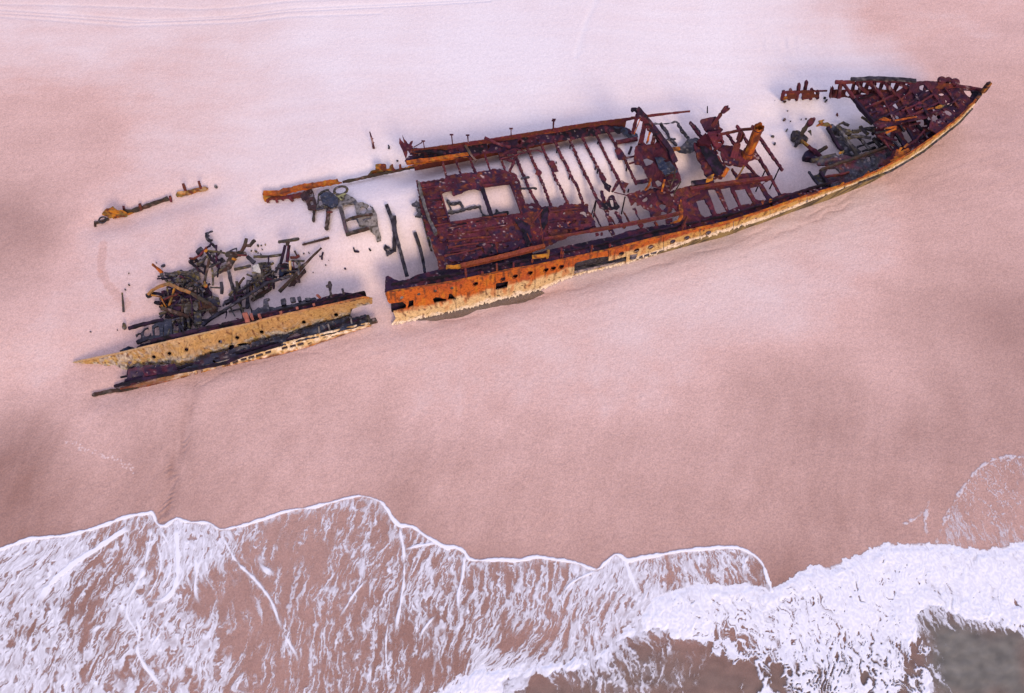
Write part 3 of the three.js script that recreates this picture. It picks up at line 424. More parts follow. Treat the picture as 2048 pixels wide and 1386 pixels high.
{
  const hullH = (x, y) => { const v = (y - topY(x)) / Math.max(2, botY(x) - topY(x)); return mixN(hTop(x), hBot(x), clamp(v, -0.1, 1.2)); };
  const frac = (wx, wy) => wy;
  const ports = B('1080,705 1360,657 1487,628 1640,594 1802,563 1877,546 1960,530').concat(D('1140,755 1440,685 1665,630 1810,592 2030,540 1295,722'));
  const lids = B('325,845 500,811 668,781 838,750');
  const cuts = [B('150,915 330,888 372,922 366,956 240,988 150,990'), B('400,880 445,868 446,930 385,956'), B('640,860 672,838 780,862 778,880 660,906'), B('805,810 830,805 845,818 885,866 800,870'), B('1290,700 1416,680 1405,746 1285,772'), D('660,870 680,845 870,798 1012,780 1005,832 1192,784 1190,832 1010,880 655,968'),
    D('1228,770 1310,752 1285,815 1222,826'), D('1325,782 1360,770 1350,806 1315,812'), D('1375,765 1430,752 1420,785 1370,796'), D('1440,750 1505,728 1500,756 1445,768'), D('1525,730 1575,715 1570,745 1520,756'), D('1600,712 1650,700 1640,725 1600,735'), D('1690,690 1725,676 1715,706 1685,712'), D('1745,676 1795,664 1790,690 1745,702'), D('1830,640 1900,604 1940,612 1920,650 1815,678'), D('1965,590 2030,572 2025,604 1965,620')];
  const slots = [[830, 965, 14, 5], [915, 950, 14, 5], [685, 995, 14, 5], [590, 1012, 22, 4], [500, 1027, 26, 4], [425, 1045, 30, 5], [1312, 825, 20, 8], [1472, 788, 15, 7], [895, 860, 12, 5], [1830, 660, 12, 6], [1935, 640, 22, 5], [1555, 722, 20, 4]].map(([u, v, a, b]) => [740 + u / 5.12, 430 + v / 5.12, a / 5.12, Math.max(0.9, b / 5.12), -0.2])
    .concat([[415, 942, 18, 6], [232, 985, 14, 6], [668, 866, 18, 6], [838, 812, 18, 9], [1095, 732, 18, 6], [1258, 676, 18, 6], [1497, 594, 18, 8], [1645, 545, 16, 5], [1740, 505, 16, 6], [1975, 410, 22, 7]].map(([u, v, a, b]) => [1380 + u / 6.4, 310 + v / 6.4, a / 6.4, b / 6.4, -0.4]));
  const ell = ports.map(([x, y]) => [x, y, 5.3, 3.7, -0.35]).concat(lids.map(([x, y]) => [x, y, 3.6, 2.6, -0.35]), slots);
  const xs = [], tops = [], bots = []; for (let x = 760; x <= 1980; x += 10) { const a = P(x, topY(x), hTop(x)); xs.push([a.x, hTop(x)]); bots.push([a.x, hBot(x)]); }
  const topAt = along(xs), botAt = along(bots);
  const hullPal = (x, y, z) => {                                     // bare rust above, lime and growth below, more of it towards the bow
    const v = (topAt(x) - y) / (topAt(x) - botAt(x)) + 0.1 * n1(x * 1.6, y, z * 1.6) + 0.07 * n2(x, y, z), s = (x - hullA.x) * axis.x + (z - hullA.z) * axis.z, lim = along([[0, 0.62], [14, 0.55], [26, 0.44], [46, 0.2], [90, 0.12]])(s), fore = smooth(26, 44, s);
    let k = mixC(c.orange, [0.33, 0.07, 0.022], smooth(-0.2, 0.45, n1(x + 9, y * 0.5, z)));
    k = mixC(k, c.yellow, 0.45 * smooth(0.25, 0.55, n2(x + 60, y * 0.3, z)));
    k = mixC(k, mixC(c.cream, [0.5, 0.3, 0.085], fore), smooth(lim - 0.06, lim + 0.1, v));
    k = mixC(k, c.orange, 0.6 * smooth(0.12, 0.4, noise(x * 1.4 + 33, y * 0.35, z * 1.4)) * smooth(0.95, 0.7, v) * (1 - 0.6 * fore));
    k = mixC(k, c.white, 0.85 * smooth(mixN(0.86, 0.62, fore), mixN(0.97, 0.82, fore), v));
    k = mixC(k, c.brown, 0.7 * smooth(0.3, 0.55, noise(x * 3.1, y * 1.2, z * 3.1)));
    k = mixC(k, [0.12, 0.045, 0.02], 0.75 * smooth(0.22, 0.5, noise(x * 2.6 + 70, y * 0.3, z * 2.6)) * smooth(0.98, 0.5, v));
    return mixC(k, c.black, 0.8 * smooth(0.36, 0.52, noise(x * 4.1, y * 4.1, z * 4.1)) * (0.6 + 0.4 * fore));
  };
  const seams = [767, 912, 990, 1070, 1146, 1217, 1252, 1327, 1400, 1467, 1540, 1614, 1690, 1762, 1830, 1890, 1972];
  const loop = []; for (let x = 770; x <= 1970; x += 6) loop.push([x, topY(x)]); for (let x = 1970; x >= 776; x -= 6) loop.push([x, botY(x) + (x < 1500 ? 3 : 0.6)]);
  loop.push([792, 640], [786, 622], [776, 605]);
  const teeth = (x, y) => { const d = y - botY(x); if (d < -6 || x > 1500) return -9; const n = noise(x / 3.1, 5, 2) * 6 + noise(x / 8.7, 2, 9) * 5 + (x < 960 ? 4 * Math.max(0, noise(x / 1.9, 1, 7)) : 0) - 1.4; return d - 1.5 - n; };
  seams.slice(0, -1).forEach((x0, i) => {
    const x1 = seams[i + 1], p = sheet('hull_plate', ship, { poly: [loop], clipX: [x0 + (i ? 0.45 : 0), x1 - 0.45], cut: cuts.filter((q) => q.some((r) => r[0] > x0 - 8 && r[0] < x1 + 8)), ell: ell.filter((q) => q[0] > x0 - 9 && q[0] < x1 + 9), h: (x, y) => hullH(x, y) + (i % 2 ? 0.03 : 0), rag: x0 < 800 ? 1.6 : 0.5, field: teeth, tv: [0, -0.02, -0.14], pal: hullPal, step: 1.5, dent: 0.1, seed: i });
    if (!p) return;
    for (const [x, y] of ports) if (x > x0 && x < x1) { const q = [...Array(13).keys()].map((k) => [x + 5.5 * Math.cos(k * Math.PI / 6) * 0.95 - 1.1 * Math.sin(k * Math.PI / 6), y + 3.9 * Math.sin(k * Math.PI / 6) - 1.5 * Math.cos(k * Math.PI / 6)]); put('porthole_rim', barGeo(q.map(([a, b]) => P(a, b, hullH(a, b)).add(new THREE.Vector3(0, 0.02, 0.06))), 0.05, 0.05, { pal: pal.rail, seg: 5 }), metal, p); }
    for (const [x, y] of lids) if (x > x0 && x < x1) sheet('porthole_cover', p, { poly: [[...Array(10).keys()].map((k) => [x + 3.7 * Math.cos(k * Math.PI / 5), y + 2.6 * Math.sin(k * Math.PI / 5) - 1.1 * Math.cos(k * Math.PI / 5)])], h: (a, b) => hullH(a, b) - 0.02, tv: [0, 0, -0.08], rag: 0.1, pal: pal.grey, step: 1 });
  });
  // underside of the flare, drawn in below the widest line of the bow
  const pos = [], idx = []; let k = 0;
  for (let x = 1240; x <= 1964; x += 8, k++) {
    const a = P(x, botY(x) - 0.5, hBot(x) + 0.05).add(new THREE.Vector3(0, 0, -0.1)), b = a.clone().add(land.clone().multiplyScalar(0.35 + 0.25 * hBot(x))); b.y = ground(b.x, b.z) - 0.4;
    if (b.y > a.y - 0.1) b.y = a.y - 0.1;
    for (const t of [0, 0.33, 0.66, 1]) { const p = a.clone().lerp(b, t); pos.push(p.x, p.y, p.z); }
    if (k) for (let r = 0; r < 3; r++) { const q = (k - 1) * 4 + r; idx.push(q, q + 1, q + 4, q + 4, q + 1, q + 5); }
  }
  const g = new THREE.BufferGeometry(); g.setAttribute('position', new THREE.Float32BufferAttribute(pos, 3)); g.setIndex(idx); g.computeVertexNormals(); put('lower_hull', paint(g, (x, y, z) => mixC([0.3, 0.22, 0.09], c.weed, smooth(-0.1, 0.4, n2(x, y, z)))), metal, ship);
  // gunwale bar along the top edge, second rubbing bar on the bow
  const gun = []; for (let x = 776; x <= 1968; x += 12) gun.push(P(x, topY(x) - 0.3, hTop(x) + 0.03)); bar('gunwale', ship, gun, 0.22, 0.12, { pal: pal.hot, rough: 0.1 });
  const rub = []; for (let x = 1716; x <= 1945; x += 12) rub.push(P(x, botY(x) + 1, hBot(x)).add(new THREE.Vector3(0, 0, 0.05))); bar('rubbing_bar', ship, rub, 0.3, 0.25, { pal: pal.weed, rough: 0.2 });
  for (const [x0, x1] of [[782, 980], [982, 1180], [1182, 1400], [1402, 1700]]) { const lp = []; for (let x = x0; x <= x1; x += 6) lp.push([x, topY(x) + 3]); for (let x = x1; x >= x0; x -= 6) lp.push([x, botY(x) - (x > 1100 ? 2 : 7)]); const m = sheet('inner_plating', ship, { poly: [lp], h: (x, y) => hullH(x, y) + 0.1, rag: 1, tv: [0, 0, -0.1], pal: pal.black, seed: x0, step: 3 }); m.position.z -= 1.15; m.position.y += 0.35; }  // added black sheets inboard, standing in for the dark interior behind the openings
  sheet('inner_bulkhead', ship, { poly: [D('640,830 1220,740 1240,860 640,990')], h: (x, y) => hullH(x, y) - 0.1, rag: 0.5, tv: [0, 0, -0.1], pal: (x, y, z) => pal.slate(x, y, z), mat: wetMetal, seed: 4 }).position.add(new THREE.Vector3(0, 0, -0.9));
  bar('stringer', ship, D('660,945 1190,832').map(([x, y]) => P(x, y, 1.2)).map((p) => p.add(new THREE.Vector3(0, 0, -0.4))), 0.3, 0.25, { pal: pal.slate });
}
const dH = (x) => deckH(x);
{ // decks
  const topLine = (x0, x1, up = 1.5) => { const r = []; for (let x = x0; x <= x1; x += 10) r.push([x, topY(x) - up]); return r; };
  sheet('deck_margin', ship, { poly: [[...B('150,790 160,632 185,620 240,650 290,672 380,660 480,612 700,556 800,540 930,528 1300,440 1660,365'), ...D('230,760 400,712 640,660 900,606 1000,585 1100,560 1200,520 1400,484 1720,440 1780,400'), ...topLine(1376, 1380).reverse(), ...topLine(780, 1370).reverse()]], h: (x, y) => mixN(dH(x) - 0.05, hTop(x) - 0.1, smooth(28, 0, topY(x) - y)), pal: pal.margin, rag: 1.2, seed: 1 });
  sheet('aft_deck', ship, { poly: [[...A('572,660 610,690 870,645 890,615 1010,602 1040,592 1190,590 1240,575 1320,562 1370,550 1450,555 1540,585 1600,608 1640,690 1680,860 1700,912 1790,900 1860,945 1960,930'), ...D('400,262 490,275 560,238 620,246 740,244 800,240 800,300 830,345 870,430 885,492 640,560 360,690 340,670'), ...B('1790,305 1640,345 1300,430 940,520 780,545 700,556 690,470 640,330 590,150'), ...A('700,1262 620,960 600,830')]],
    cut: [A('838,800 872,790 940,770 950,830 1050,800 1060,782 1160,755 1248,772 1345,1035 1270,1062 1180,1075 1060,1090 940,1112 915,1070'), A('1255,735 1400,715 1540,700 1650,1000 1500,1020 1358,1048 1300,880'), D('110,100 160,90 230,230 165,245'), D('720,325 770,320 790,380 730,420 700,390')], ell: [[1032 + 0.5, 364, 3.5, 2.6, 0.4], [1062, 414, 5, 3], [908, 522, 0.1, 0.1]], pit: 0.52, h: (x) => dH(x), t: 0.12, dent: 0.16, rag: 2.2, ragF: 6, seed: 2 });
  sheet('deck_plate', ship, { poly: [B('640,110 1100,30 1420,20 1470,90 1500,250 1100,300 800,300 700,250')], h: (x) => dH(x) + 0.14, dent: 0.2, rag: 2.5, pit: 0.3, pitF: 12, pal: pal.deck, seed: 3 });
  sheet('deck_plate', ship, { poly: [B('780,280 1300,290 1620,240 1600,330 1300,400 950,480 760,470')], h: (x) => dH(x) + 0.16, dent: 0.25, rag: 2.5, pit: 0.26, pitF: 10, pal: pal.margin, seed: 5 });
  sheet('deck_plate', ship, { poly: [D('390,300 700,330 870,420 870,480 620,540 420,590 380,480')], h: (x) => dH(x) + 0.15, dent: 0.25, rag: 2.5, pit: 0.3, pitF: 11, seed: 6 });
  sheet('deck_plate', ship, { poly: [K('690,440 800,420 900,385 1060,370 1200,320 1340,380 1500,390 1690,330 1760,520 1700,700 1660,800 1400,850 1200,900 1150,905 960,960 900,900 820,760 760,640')], cut: [K('840,670 950,650 1010,720 1080,740 1150,880 960,950 900,860'), K('1310,800 1360,770 1440,800 1380,850'), K('1470,800 1580,770 1620,800 1480,840')], pit: 0.3, pitF: 11, h: (x) => dH(x), dent: 0.35, t: 0.1, rag: 2.5, seed: 7 });
  sheet('fore_deck', ship, { poly: [[...D('1660,190 1720,240 1740,420 1720,440 1780,400'), ...topLine(1376, 1690), ...H('1940,400 1690,415 1560,440 1530,418 1340,485 1190,490 1150,500 1160,512 1040,300 700,350 200,420 0,440'), ...D('1760,140')]],
    cut: [H('78,590 195,562 298,765 190,800 140,760'), H('228,446 315,440 472,722 340,754'), H('390,432 510,412 640,652 498,706'), H('572,445 706,430 812,612 655,640'), H('765,420 885,395 985,568 900,582 840,565'), H('938,372 1028,314 1140,512 1060,545 1005,500')], ell: [[1380 + 937 / 6.4, 310 + 330 / 6.4, 4, 2.5, 0.4]], h: (x) => dH(x), t: 0.12, dent: 0.12, rag: 1.6, pit: 0.5, seed: 8 });
  // beams of the waist, each with ragged flange
  const beams = [[A('845,460 862,540 885,630'), 4.5], [A('978,440 1000,520 1034,604'), 4], [A('1122,420 1150,510 1190,596'), 5], [A('1276,390 1305,490 1334,566'), 4], [A('1418,365 1450,470 1486,566'), 4.5], [A('1600,430 1650,560 1690,640 1725,740 1790,860 1850,960'), 6], [A('1712,325 1760,440 1830,600 1880,720 1955,925'), 5.5], [C('415,510 480,660 560,830 615,980 680,1100 795,1345'), 5.2], [C('610,480 700,690 770,810 830,960 920,1110 1000,1345'), 5.5], [C('815,455 900,660 1000,880 1090,1060 1220,1345'), 5.2], [C('985,430 1080,620 1200,850 1260,960'), 5], [C('1175,390 1280,620 1390,830 1490,1020 1570,1180'), 5.2], [C('1335,350 1420,500 1480,600'), 4.6], [C('1560,720 1640,880 1720,1060'), 5]];
  beams.forEach(([p, w], i) => sheet('deck_beam', ship, { lines: [[p, w * 0.86]], h: (x) => dH(x) - 0.05, t: 0.3, rag: 1.8, ragF: 4, pal: pal.beam, seed: i * 2.7, step: 1.2 }));
  for (const [p, i] of [[C('510,755 600,755 665,910 590,915 545,830'), 1], [C('1425,600 1500,580 1590,715 1540,750 1480,745'), 2], [C('340,940 380,870 435,910 430,950 400,970'), 3], [C('1205,930 1270,920 1320,1010 1300,1080 1240,1020'), 4], [C('1240,1010 1330,1070 1385,1110 1360,1190 1290,1140'), 5], [C('1520,1020 1620,1075 1580,1130 1560,1180 1510,1080'), 6]]) sheet('bracket_plate', ship, { poly: [p], h: (x) => dH(x) + 0.04, rag: 1.6, t: 0.05, pal: i === 5 ? pal.margin : pal.deck, seed: i });
  // far side: bulwark, stringer strip, lit girder, wall down into the sand
  const farTop = along([...A('540,352 660,342 1300,250 2048,130'), ...C('400,350 1000,255 1700,165'), ...E('700,425 1000,385 1400,340 1640,318')]);
  const loop = []; for (let x = 826; x <= 1268; x += 10) loop.push([x, farTop(x)]); for (let x = 1268; x >= 826; x -= 10) loop.push([x, farTop(x) + 8.5 * (1 - 0.72 * smooth(1210, 1290, x)) + 0.8]);
  sheet('far_bulwark', ship, { poly: [loop], h: (x, y) => dH(x) + 1 - (y - farTop(x)) / 8.3, tv: [0, 0, -0.1], rag: 0.7, pal: pal.rail, step: 1.5, dent: 0.06, seed: 3 });
  sheet('stringer_plate', ship, { poly: [[...A('520,380 800,360 1300,280 2048,172'), ...C('430,390 900,310 1290,262 1450,300 1640,330 1660,380 1560,400 1400,370 1330,365 1180,405 1000,440 820,470 600,500 420,530 215,580'), ...A('1500,375 1260,395 1110,430 900,452 560,490 470,500 460,470')]], cut: [A('655,405 700,405 700,430 655,430'), C('460,380 560,372 550,390 465,398'), C('1150,275 1240,272 1235,290 1160,300'), C('1380,275 1600,240 1640,300 1500,300')], pit: 0.42, h: (x) => dH(x), rag: 2, dent: 0.25, t: 0.12, pal: pal.margin, seed: 4 });
  bar('side_girder', ship, lift(A('475,490 620,475 870,440 1110,405'), (x) => dH(x) + 0.15), 0.6, 0.4, { pal: pal.hot, prof: IBEAM, rough: 0.2 });
  bar('loose_girder', ship, lift(A('540,360 700,370 880,395'), (x) => dH(x) + 0.5), 0.5, 0.3, { pal: pal.margin, prof: IBEAM, rough: 0.3 });
  const wp = [], wi = []; let k = 0; for (let x = 822; x <= 1258; x += 8, k++) { const a = P(x, farTop(x) + 1.5, dH(x) + 0.8).add(new THREE.Vector3(0, 0, -0.14)), gy = ground(a.x, a.z) - 0.8; for (const y of [a.y, mixN(a.y, gy, 0.5), gy]) wp.push(a.x, y, a.z); if (k) for (const r of [0, 1]) { const q = (k - 1) * 3 + r; wi.push(q, q + 3, q + 1, q + 3, q + 4, q + 1); } }
  const g = new THREE.BufferGeometry(); g.setAttribute('position', new THREE.Float32BufferAttribute(wp, 3)); g.setIndex(wi); g.computeVertexNormals(); put('far_hull', paint(g, pal.rail), metal, ship);
  bar('bulwark_strip', ship, [1262, 1290, 1320, 1350, 1380].map((x) => P(x, farTop(x) + 1.5, dH(x) + 0.4)), 0.3, 0.5, { pal: pal.rail, rough: 0.3, taper: 0.5 });
  // torn horns at the aft end of the far side
  for (const p of ['428,172 445,230 490,290 545,320 520,400 470,350 440,250', '405,218 420,260 460,290 490,360 470,460 440,370 400,290', '545,258 520,265 500,300 525,305']) sheet('torn_plate', ship, { poly: [A(p)], h: (x, y) => dH(826) + 0.6 + (330 - 30 - y + 0) / 18, rag: 1, pal: pal.beam, t: 0.08, seed: p.length });
  bar('brace', ship, lift(A('550,330 636,280'), [dH(830) + 0.6, dH(830) + 2]), 0.14, 0.14, { prof: HEX });
  for (const [b, t] of [['660,345', 70], ['948,322', 90], ['1108,280', 66], ['1547,208', 66], ['1975,142', 76]]) { const [x, y] = A(b)[0], p = P(x, farTop(x) + 1, dH(x) + 0.9), hh = t / 5.12 / 8.4; const m = bar('railing_post', ship, upright(p, hh), 0.16, 0.16, { prof: HEX, pal: pal.beam, rough: 0.25 }); bar('post_cap', m, [p.clone().add(new THREE.Vector3(-0.25, hh, 0)), p.clone().add(new THREE.Vector3(0.25, hh, 0))], 0.16, 0.16, { pal: pal.beam }); }
  { const [x, y] = C('590,352')[0], p = P(x, y, dH(x) + 0.9), m = bar('railing_post', ship, upright(p, 2.3), 0.18, 0.18, { prof: HEX, rough: 0.25 }); bar('post_cap', m, [p.clone().add(new THREE.Vector3(-0.25, 2.3, 0)), p.clone().add(new THREE.Vector3(0.25, 2.3, 0))], 0.16, 0.16, {}); }
  bar('bent_strut', ship, lift(A('1078,310 1130,400 1192,475'), [dH(940) + 1.2, dH(940) + 0.2]), 0.32, 0.25, { pal: pal.wood, rough: 0.2 });
  bar('bent_strut', ship, lift(A('1275,230 1400,290 1540,330'), [dH(980) + 1.2, dH(980) + 0.3]), 0.35, 0.25, { pal: pal.beam, rough: 0.25 });
  bar('bent_pipe', ship, lift(A('1440,450 1560,420 1650,395 1740,368 1820,362 1868,380'), [dH(1020) + 0.3, dH(1080) + 0.6]), 0.2, 0.2, { pal: pal.beam, prof: HEX });
  bar('bent_pipe', ship, lift(A('1430,430 1500,380 1590,340 1680,375'), dH(1020) + 0.5), 0.24, 0.2, { pal: pal.beam, prof: HEX });
  bar('brace', ship, lift(A('1460,440 1580,480 1530,580'), dH(1020) + 0.1), 0.35, 0.2, { pal: pal.beam });
  bar('brace', ship, lift(A('1590,430 1540,560'), dH(1020)), 0.3, 0.2, { pal: pal.beam });
  sheet('crossed_plate', ship, { poly: [A('1420,400 1520,350 1600,340 1610,420 1540,440 1450,460')], cut: [A('1510,400 1590,395 1560,425 1515,425')], h: dH(1020) + 0.1, rag: 2, seed: 9 });
  // stanchions under the beams, standing in the sand
  const tops = C('640,612 822,545 1200,500 420,1015 612,985 812,965 1008,915 1165,850 1198,885 1392,845 1598,835 100,760 62,760').concat(D('882,212 1178,172'), H('960,202 1148,160'), A('2010,480'));
  for (const [x, y] of tops) { const p = P(x, y, dH(x) - 0.2), gy = ground(p.x, p.z) - 0.3; bar('stanchion', ship, [p, new THREE.Vector3(p.x, gy, p.z)], 0.2, 0.2, { prof: HEX, pal: pal.black, rough: 0.1 }); }
  for (const s of ['100,1140 200,1135 310,1130 360,1138', '150,1000 200,985 255,985']) sheet('cross_piece', ship, { lines: [[C(s), 3.4]], h: dH(1050), t: 0.15, rag: 1.5, pal: pal.slate, seed: s.length });
  // hatch: dividing bar, coaming lips, orange flap, sunken frames below
  bar('hatch_divider', ship, lift(A('1250,745 1352,1050'), (x) => dH(x) + 0.02), 0.5, 0.5, { pal: pal.black, prof: IBEAM });
  bar('hatch_coaming', ship, lift(A('828,800 920,1110'), (x) => dH(x) + 0.2), 0.22, 0.5, { pal: pal.deck });
  bar('hatch_coaming', ship, lift(A('1540,695 1655,1005'), (x) => dH(x) + 0.2), 0.22, 0.5, { pal: pal.deck });
  bar('hatch_coaming', ship, lift(A('920,1112 1100,1085 1360,1052'), (x) => dH(x) + 0.2), 0.22, 0.5, { pal: pal.deck });
  bar('hatch_coaming', ship, lift(A('1255,730 1540,695'), (x) => dH(x) + 0.2), 0.22, 0.5, { pal: pal.deck });
  bar('bulkhead_edge', ship, lift(A('600,690 640,860 700,1050 780,1220'), (x) => dH(x) + 0.25), 0.4, 0.6, { pal: pal.grey, rough: 0.3 });
  sheet('hatch_flap', ship, { poly: [A('945,775 985,762 1050,765 1050,790 1000,812 945,828')], h: (x, y) => dH(x) - (y - 380) / 12, rag: 1, pal: pal.hot, seed: 2 });
  sheet('sunken_frame', ship, { lines: [[A('895,870 930,905 1030,895 1060,945'), 4], [A('895,880 935,965 930,985'), 3.5], [A('905,995 1000,985 1060,965 1140,945 1225,935'), 3.5], [A('1225,935 1265,1050'), 3.5], [A('1265,1030 1350,1040 1400,1010 1510,995'), 5], [A('1395,970 1430,1070'), 5]], h: gh(0.5), t: 0.3, rag: 2, pal: pal.slate, seed: 3, mat: wetMetal });
  sheet('side_lug', ship, { poly: [A('515,915 560,895 580,862 600,895 640,890 650,950 640,1000 655,1040 560,1030 590,1010 570,930')], cut: [A('590,940 620,940 620,975 600,975')], h: gh(0.9), t: 0.4, rag: 1.4, pal: pal.slate, seed: 4, mat: wetMetal });
  sheet('side_sill', ship, { poly: [A('630,1030 660,1030 740,1382 720,1382 690,1280')], h: gh(1.6), t: 0.3, rag: 1, pal: pal.weed, seed: 4 });
  // seams and strakes standing proud of the deck plating
  ['640,115 1000,52 1400,-10', '650,165 900,120 1200,70', '800,270 1060,235 1240,225', '720,215 960,180 1300,120 1460,90', '800,335 1000,300 1250,280', '850,375 1100,345', '760,420 900,395 1150,330', '700,140 760,130', '690,30 820,15'].forEach((s, i) => bar('deck_seam', ship, lift(B(s), (x) => dH(x) + 0.2), 0.2, 0.16, { pal: i % 2 ? pal.deck : pal.rail, rough: 0.35 }));
  ['640,700 860,660', '620,760 800,730', '700,880 830,865', '720,900 840,890', '740,970 860,955', '750,1060 880,1040', '760,1160 1100,1110 1400,1060'].forEach((s, i) => bar('deck_seam', ship, lift(A(s), (x) => dH(x) + 0.08), 0.18, 0.16, { pal: i % 2 ? pal.deck : pal.margin, rough: 0.3 }));
  ['400,330 560,305 780,285', '380,430 600,400 860,400', '380,520 560,500 840,480'].forEach((s) => bar('deck_seam', ship, lift(D(s), (x) => dH(x) + 0.2), 0.18, 0.15, { pal: pal.deck, rough: 0.3 }));
  // long orange girder along the seaward deck, rails, posts
  bar('deck_girder', ship, lift(B('930,525 1300,442 1640,355 1790,318'), (x) => dH(x) + 0.7), 0.55, 0.5, { pal: (x, y, z) => mixC(pal.rail(x, y, z), c.orange, 0.3), prof: IBEAM, rough: 0.12 });
  bar('girder_web', ship, lift(B('780,530 860,535 930,525'), (x) => dH(x) + 0.5), 0.4, 0.3, { pal: pal.gold, rough: 0.3 });
  sheet('shadow_web', ship, { poly: [B('940,535 1640,375 1640,430 1500,430 1300,470 1100,520')], h: (x) => dH(x) + 0.05, pal: pal.margin, rag: 1.4, seed: 5 });  // strip beside the girder in the same tones as the deck margin
  bar('deck_rail', ship, lift(K('0,1120 400,1060 900,960 1200,900 1670,795'), (x) => dH(x) + 0.35), 0.3, 0.35, { pal: pal.rail, rough: 0.1 });
  bar('deck_rail', ship, lift(K('0,1160 600,1050 900,995 1400,890 1660,830'), (x) => dH(x) + 0.3), 0.18, 0.2, { pal: pal.rail, rough: 0.1 });
  bar('deck_rail', ship, lift(D('345,605 640,555 1000,490'), (x) => dH(x) + 0.5), 0.28, 0.35, { pal: pal.rail });
  sheet('corner_plate', ship, { poly: [K('1690,520 1740,700 1730,880 1680,960 1600,990 1500,1000 1500,975 1630,930 1660,860 1650,700')], h: (x) => dH(x) + 0.1, pal: pal.hot, rag: 1, seed: 2 });
  for (const s of ['90,1165 150,1160 180,1215 110,1220', '195,1160 240,1155 240,1210 200,1215', '340,1110 400,1080 480,1190 400,1210', '890,1010 990,1000 1010,1050 930,1080', '1195,960 1240,950 1270,1030 1210,1040', '1400,920 1540,890 1530,980 1430,1000']) sheet('rail_bracket', ship, { poly: [K(s)], h: (x) => dH(x) - 0.05, t: 0.2, rag: 1.2, pal: pal.deck, seed: s.length + s.charCodeAt(0) });
  for (const s of ['220,420 330,830 400,1050', '490,790 560,900 570,1010 640,1040', '70,770 220,1080', '630,770 750,990', '400,880 480,1040']) sheet('hanging_frame', ship, { lines: [[K(s), s.length > 22 ? 7 : 2.4]], h: (x) => dH(x) - 0.3, t: 0.25, rag: s.length > 22 ? 3 : 0.8, pal: pal.deck, seed: s.length });
  sheet('crossed_plate', ship, { poly: [K('110,560 160,530 260,620 300,600 340,500 400,460 450,470 480,560 530,650 560,690 500,740 340,740 180,720 150,640')], cut: [K('370,560 430,555 440,680 400,690')], h: dH(1200) + 0.1, rag: 1.6, pal: pal.margin, seed: 7 });
  sheet('leaning_plate', ship, { poly: [K('390,400 500,190 560,200 550,250 430,420')], h: (x, y) => dH(1230) + (385 - y) / 10, rag: 0.8, pal: pal.plum ?? pal.margin, seed: 8 });
  bar('brace', ship, lift(K('450,415 640,460 860,540'), dH(1250) + 0.2), 0.16, 0.16, { pal: pal.beam, prof: HEX });
  bar('brace', ship, lift(K('20,860 110,560'), [2.5, dH(1190)]), 0.16, 0.16, { pal: pal.black, prof: HEX });
  for (const [a, b] of [['1285,285', '1310,405'], ['1740,40', '1775,300'], ['1610,190', '1660,300']]) bar('thin_post', ship, lift([...B(b), ...B(a)], [dH(1050), dH(1050) + 2.6]), 0.15, 0.15, { prof: HEX, pal: pal.rail });
  bar('leaning_post', ship, lift(A('1760,1110 1870,965'), [dH(1070) + 0.1, dH(1080) + 1.6]), 0.18, 0.18, { pal: pal.rail, prof: HEX });
  sheet('collapsed_web', ship, { poly: [B('1470,40 1580,60 1640,110 1660,290 1600,320 1560,170')], h: dH(1050) + 0.4, dent: 0.5, pal: pal.black, rag: 2, seed: 1 });
  sheet('collapsed_web', ship, { poly: [A('1860,960 1930,935 1920,1100 1880,1180 1850,1120')], h: dH(1090) + 0.3, dent: 0.4, pal: pal.black, rag: 1.5, seed: 2 });
  bar('bollard_bar', ship, lift(B('1660,430 1740,425 1820,410'), dH(1085) + 0.7), 0.55, 0.55, { prof: HEX, pal: pal.gold });
  bar('bollard_bar', ship, lift(B('1815,440 1825,360'), dH(1095) + 0.6), 0.4, 0.4, { prof: HEX, pal: pal.gold });
  for (const [x, y, hh] of [[985, 635, 1.9], [1300, 575, 1.8], [1470, 540, 1.2], [1150, 605, 0.6], [1660, 485, 0.6], [1970, 440, 1.6]].map(([u, v, q]) => [740 + u / 5.12, 430 + v / 5.12, q])) bar('cleat_post', ship, upright(P(x, y, hTop(x) - 0.1), hh), 0.26, 0.3, { pal: pal.rail, rough: 0.4, prof: HEX });
  for (const [x, y, hh] of [[830, 740, 1.6], [1020, 690, 0.7], [520, 790, 1.9], [1760, 520, 1.0]].map(([u, v, q]) => [1020 + u / 5.12, 360 + v / 5.12, q])) bar('cleat_post', ship, upright(P(x, y, hTop(x) - 0.1), hh), 0.3, 0.3, { pal: pal.rail, rough: 0.4, prof: HEX });
  bar('davit_stump', ship, lift(K('1720,1060 1815,850'), [hTop(1370), hTop(1370) + 2.6]), 0.26, 0.2, { pal: pal.rail, rough: 0.2 });
  bar('davit_stump', ship, lift(K('1710,1040 1785,1025'), hTop(1370) + 0.3), 0.3, 0.2, { pal: pal.rail, rough: 0.2 });
}
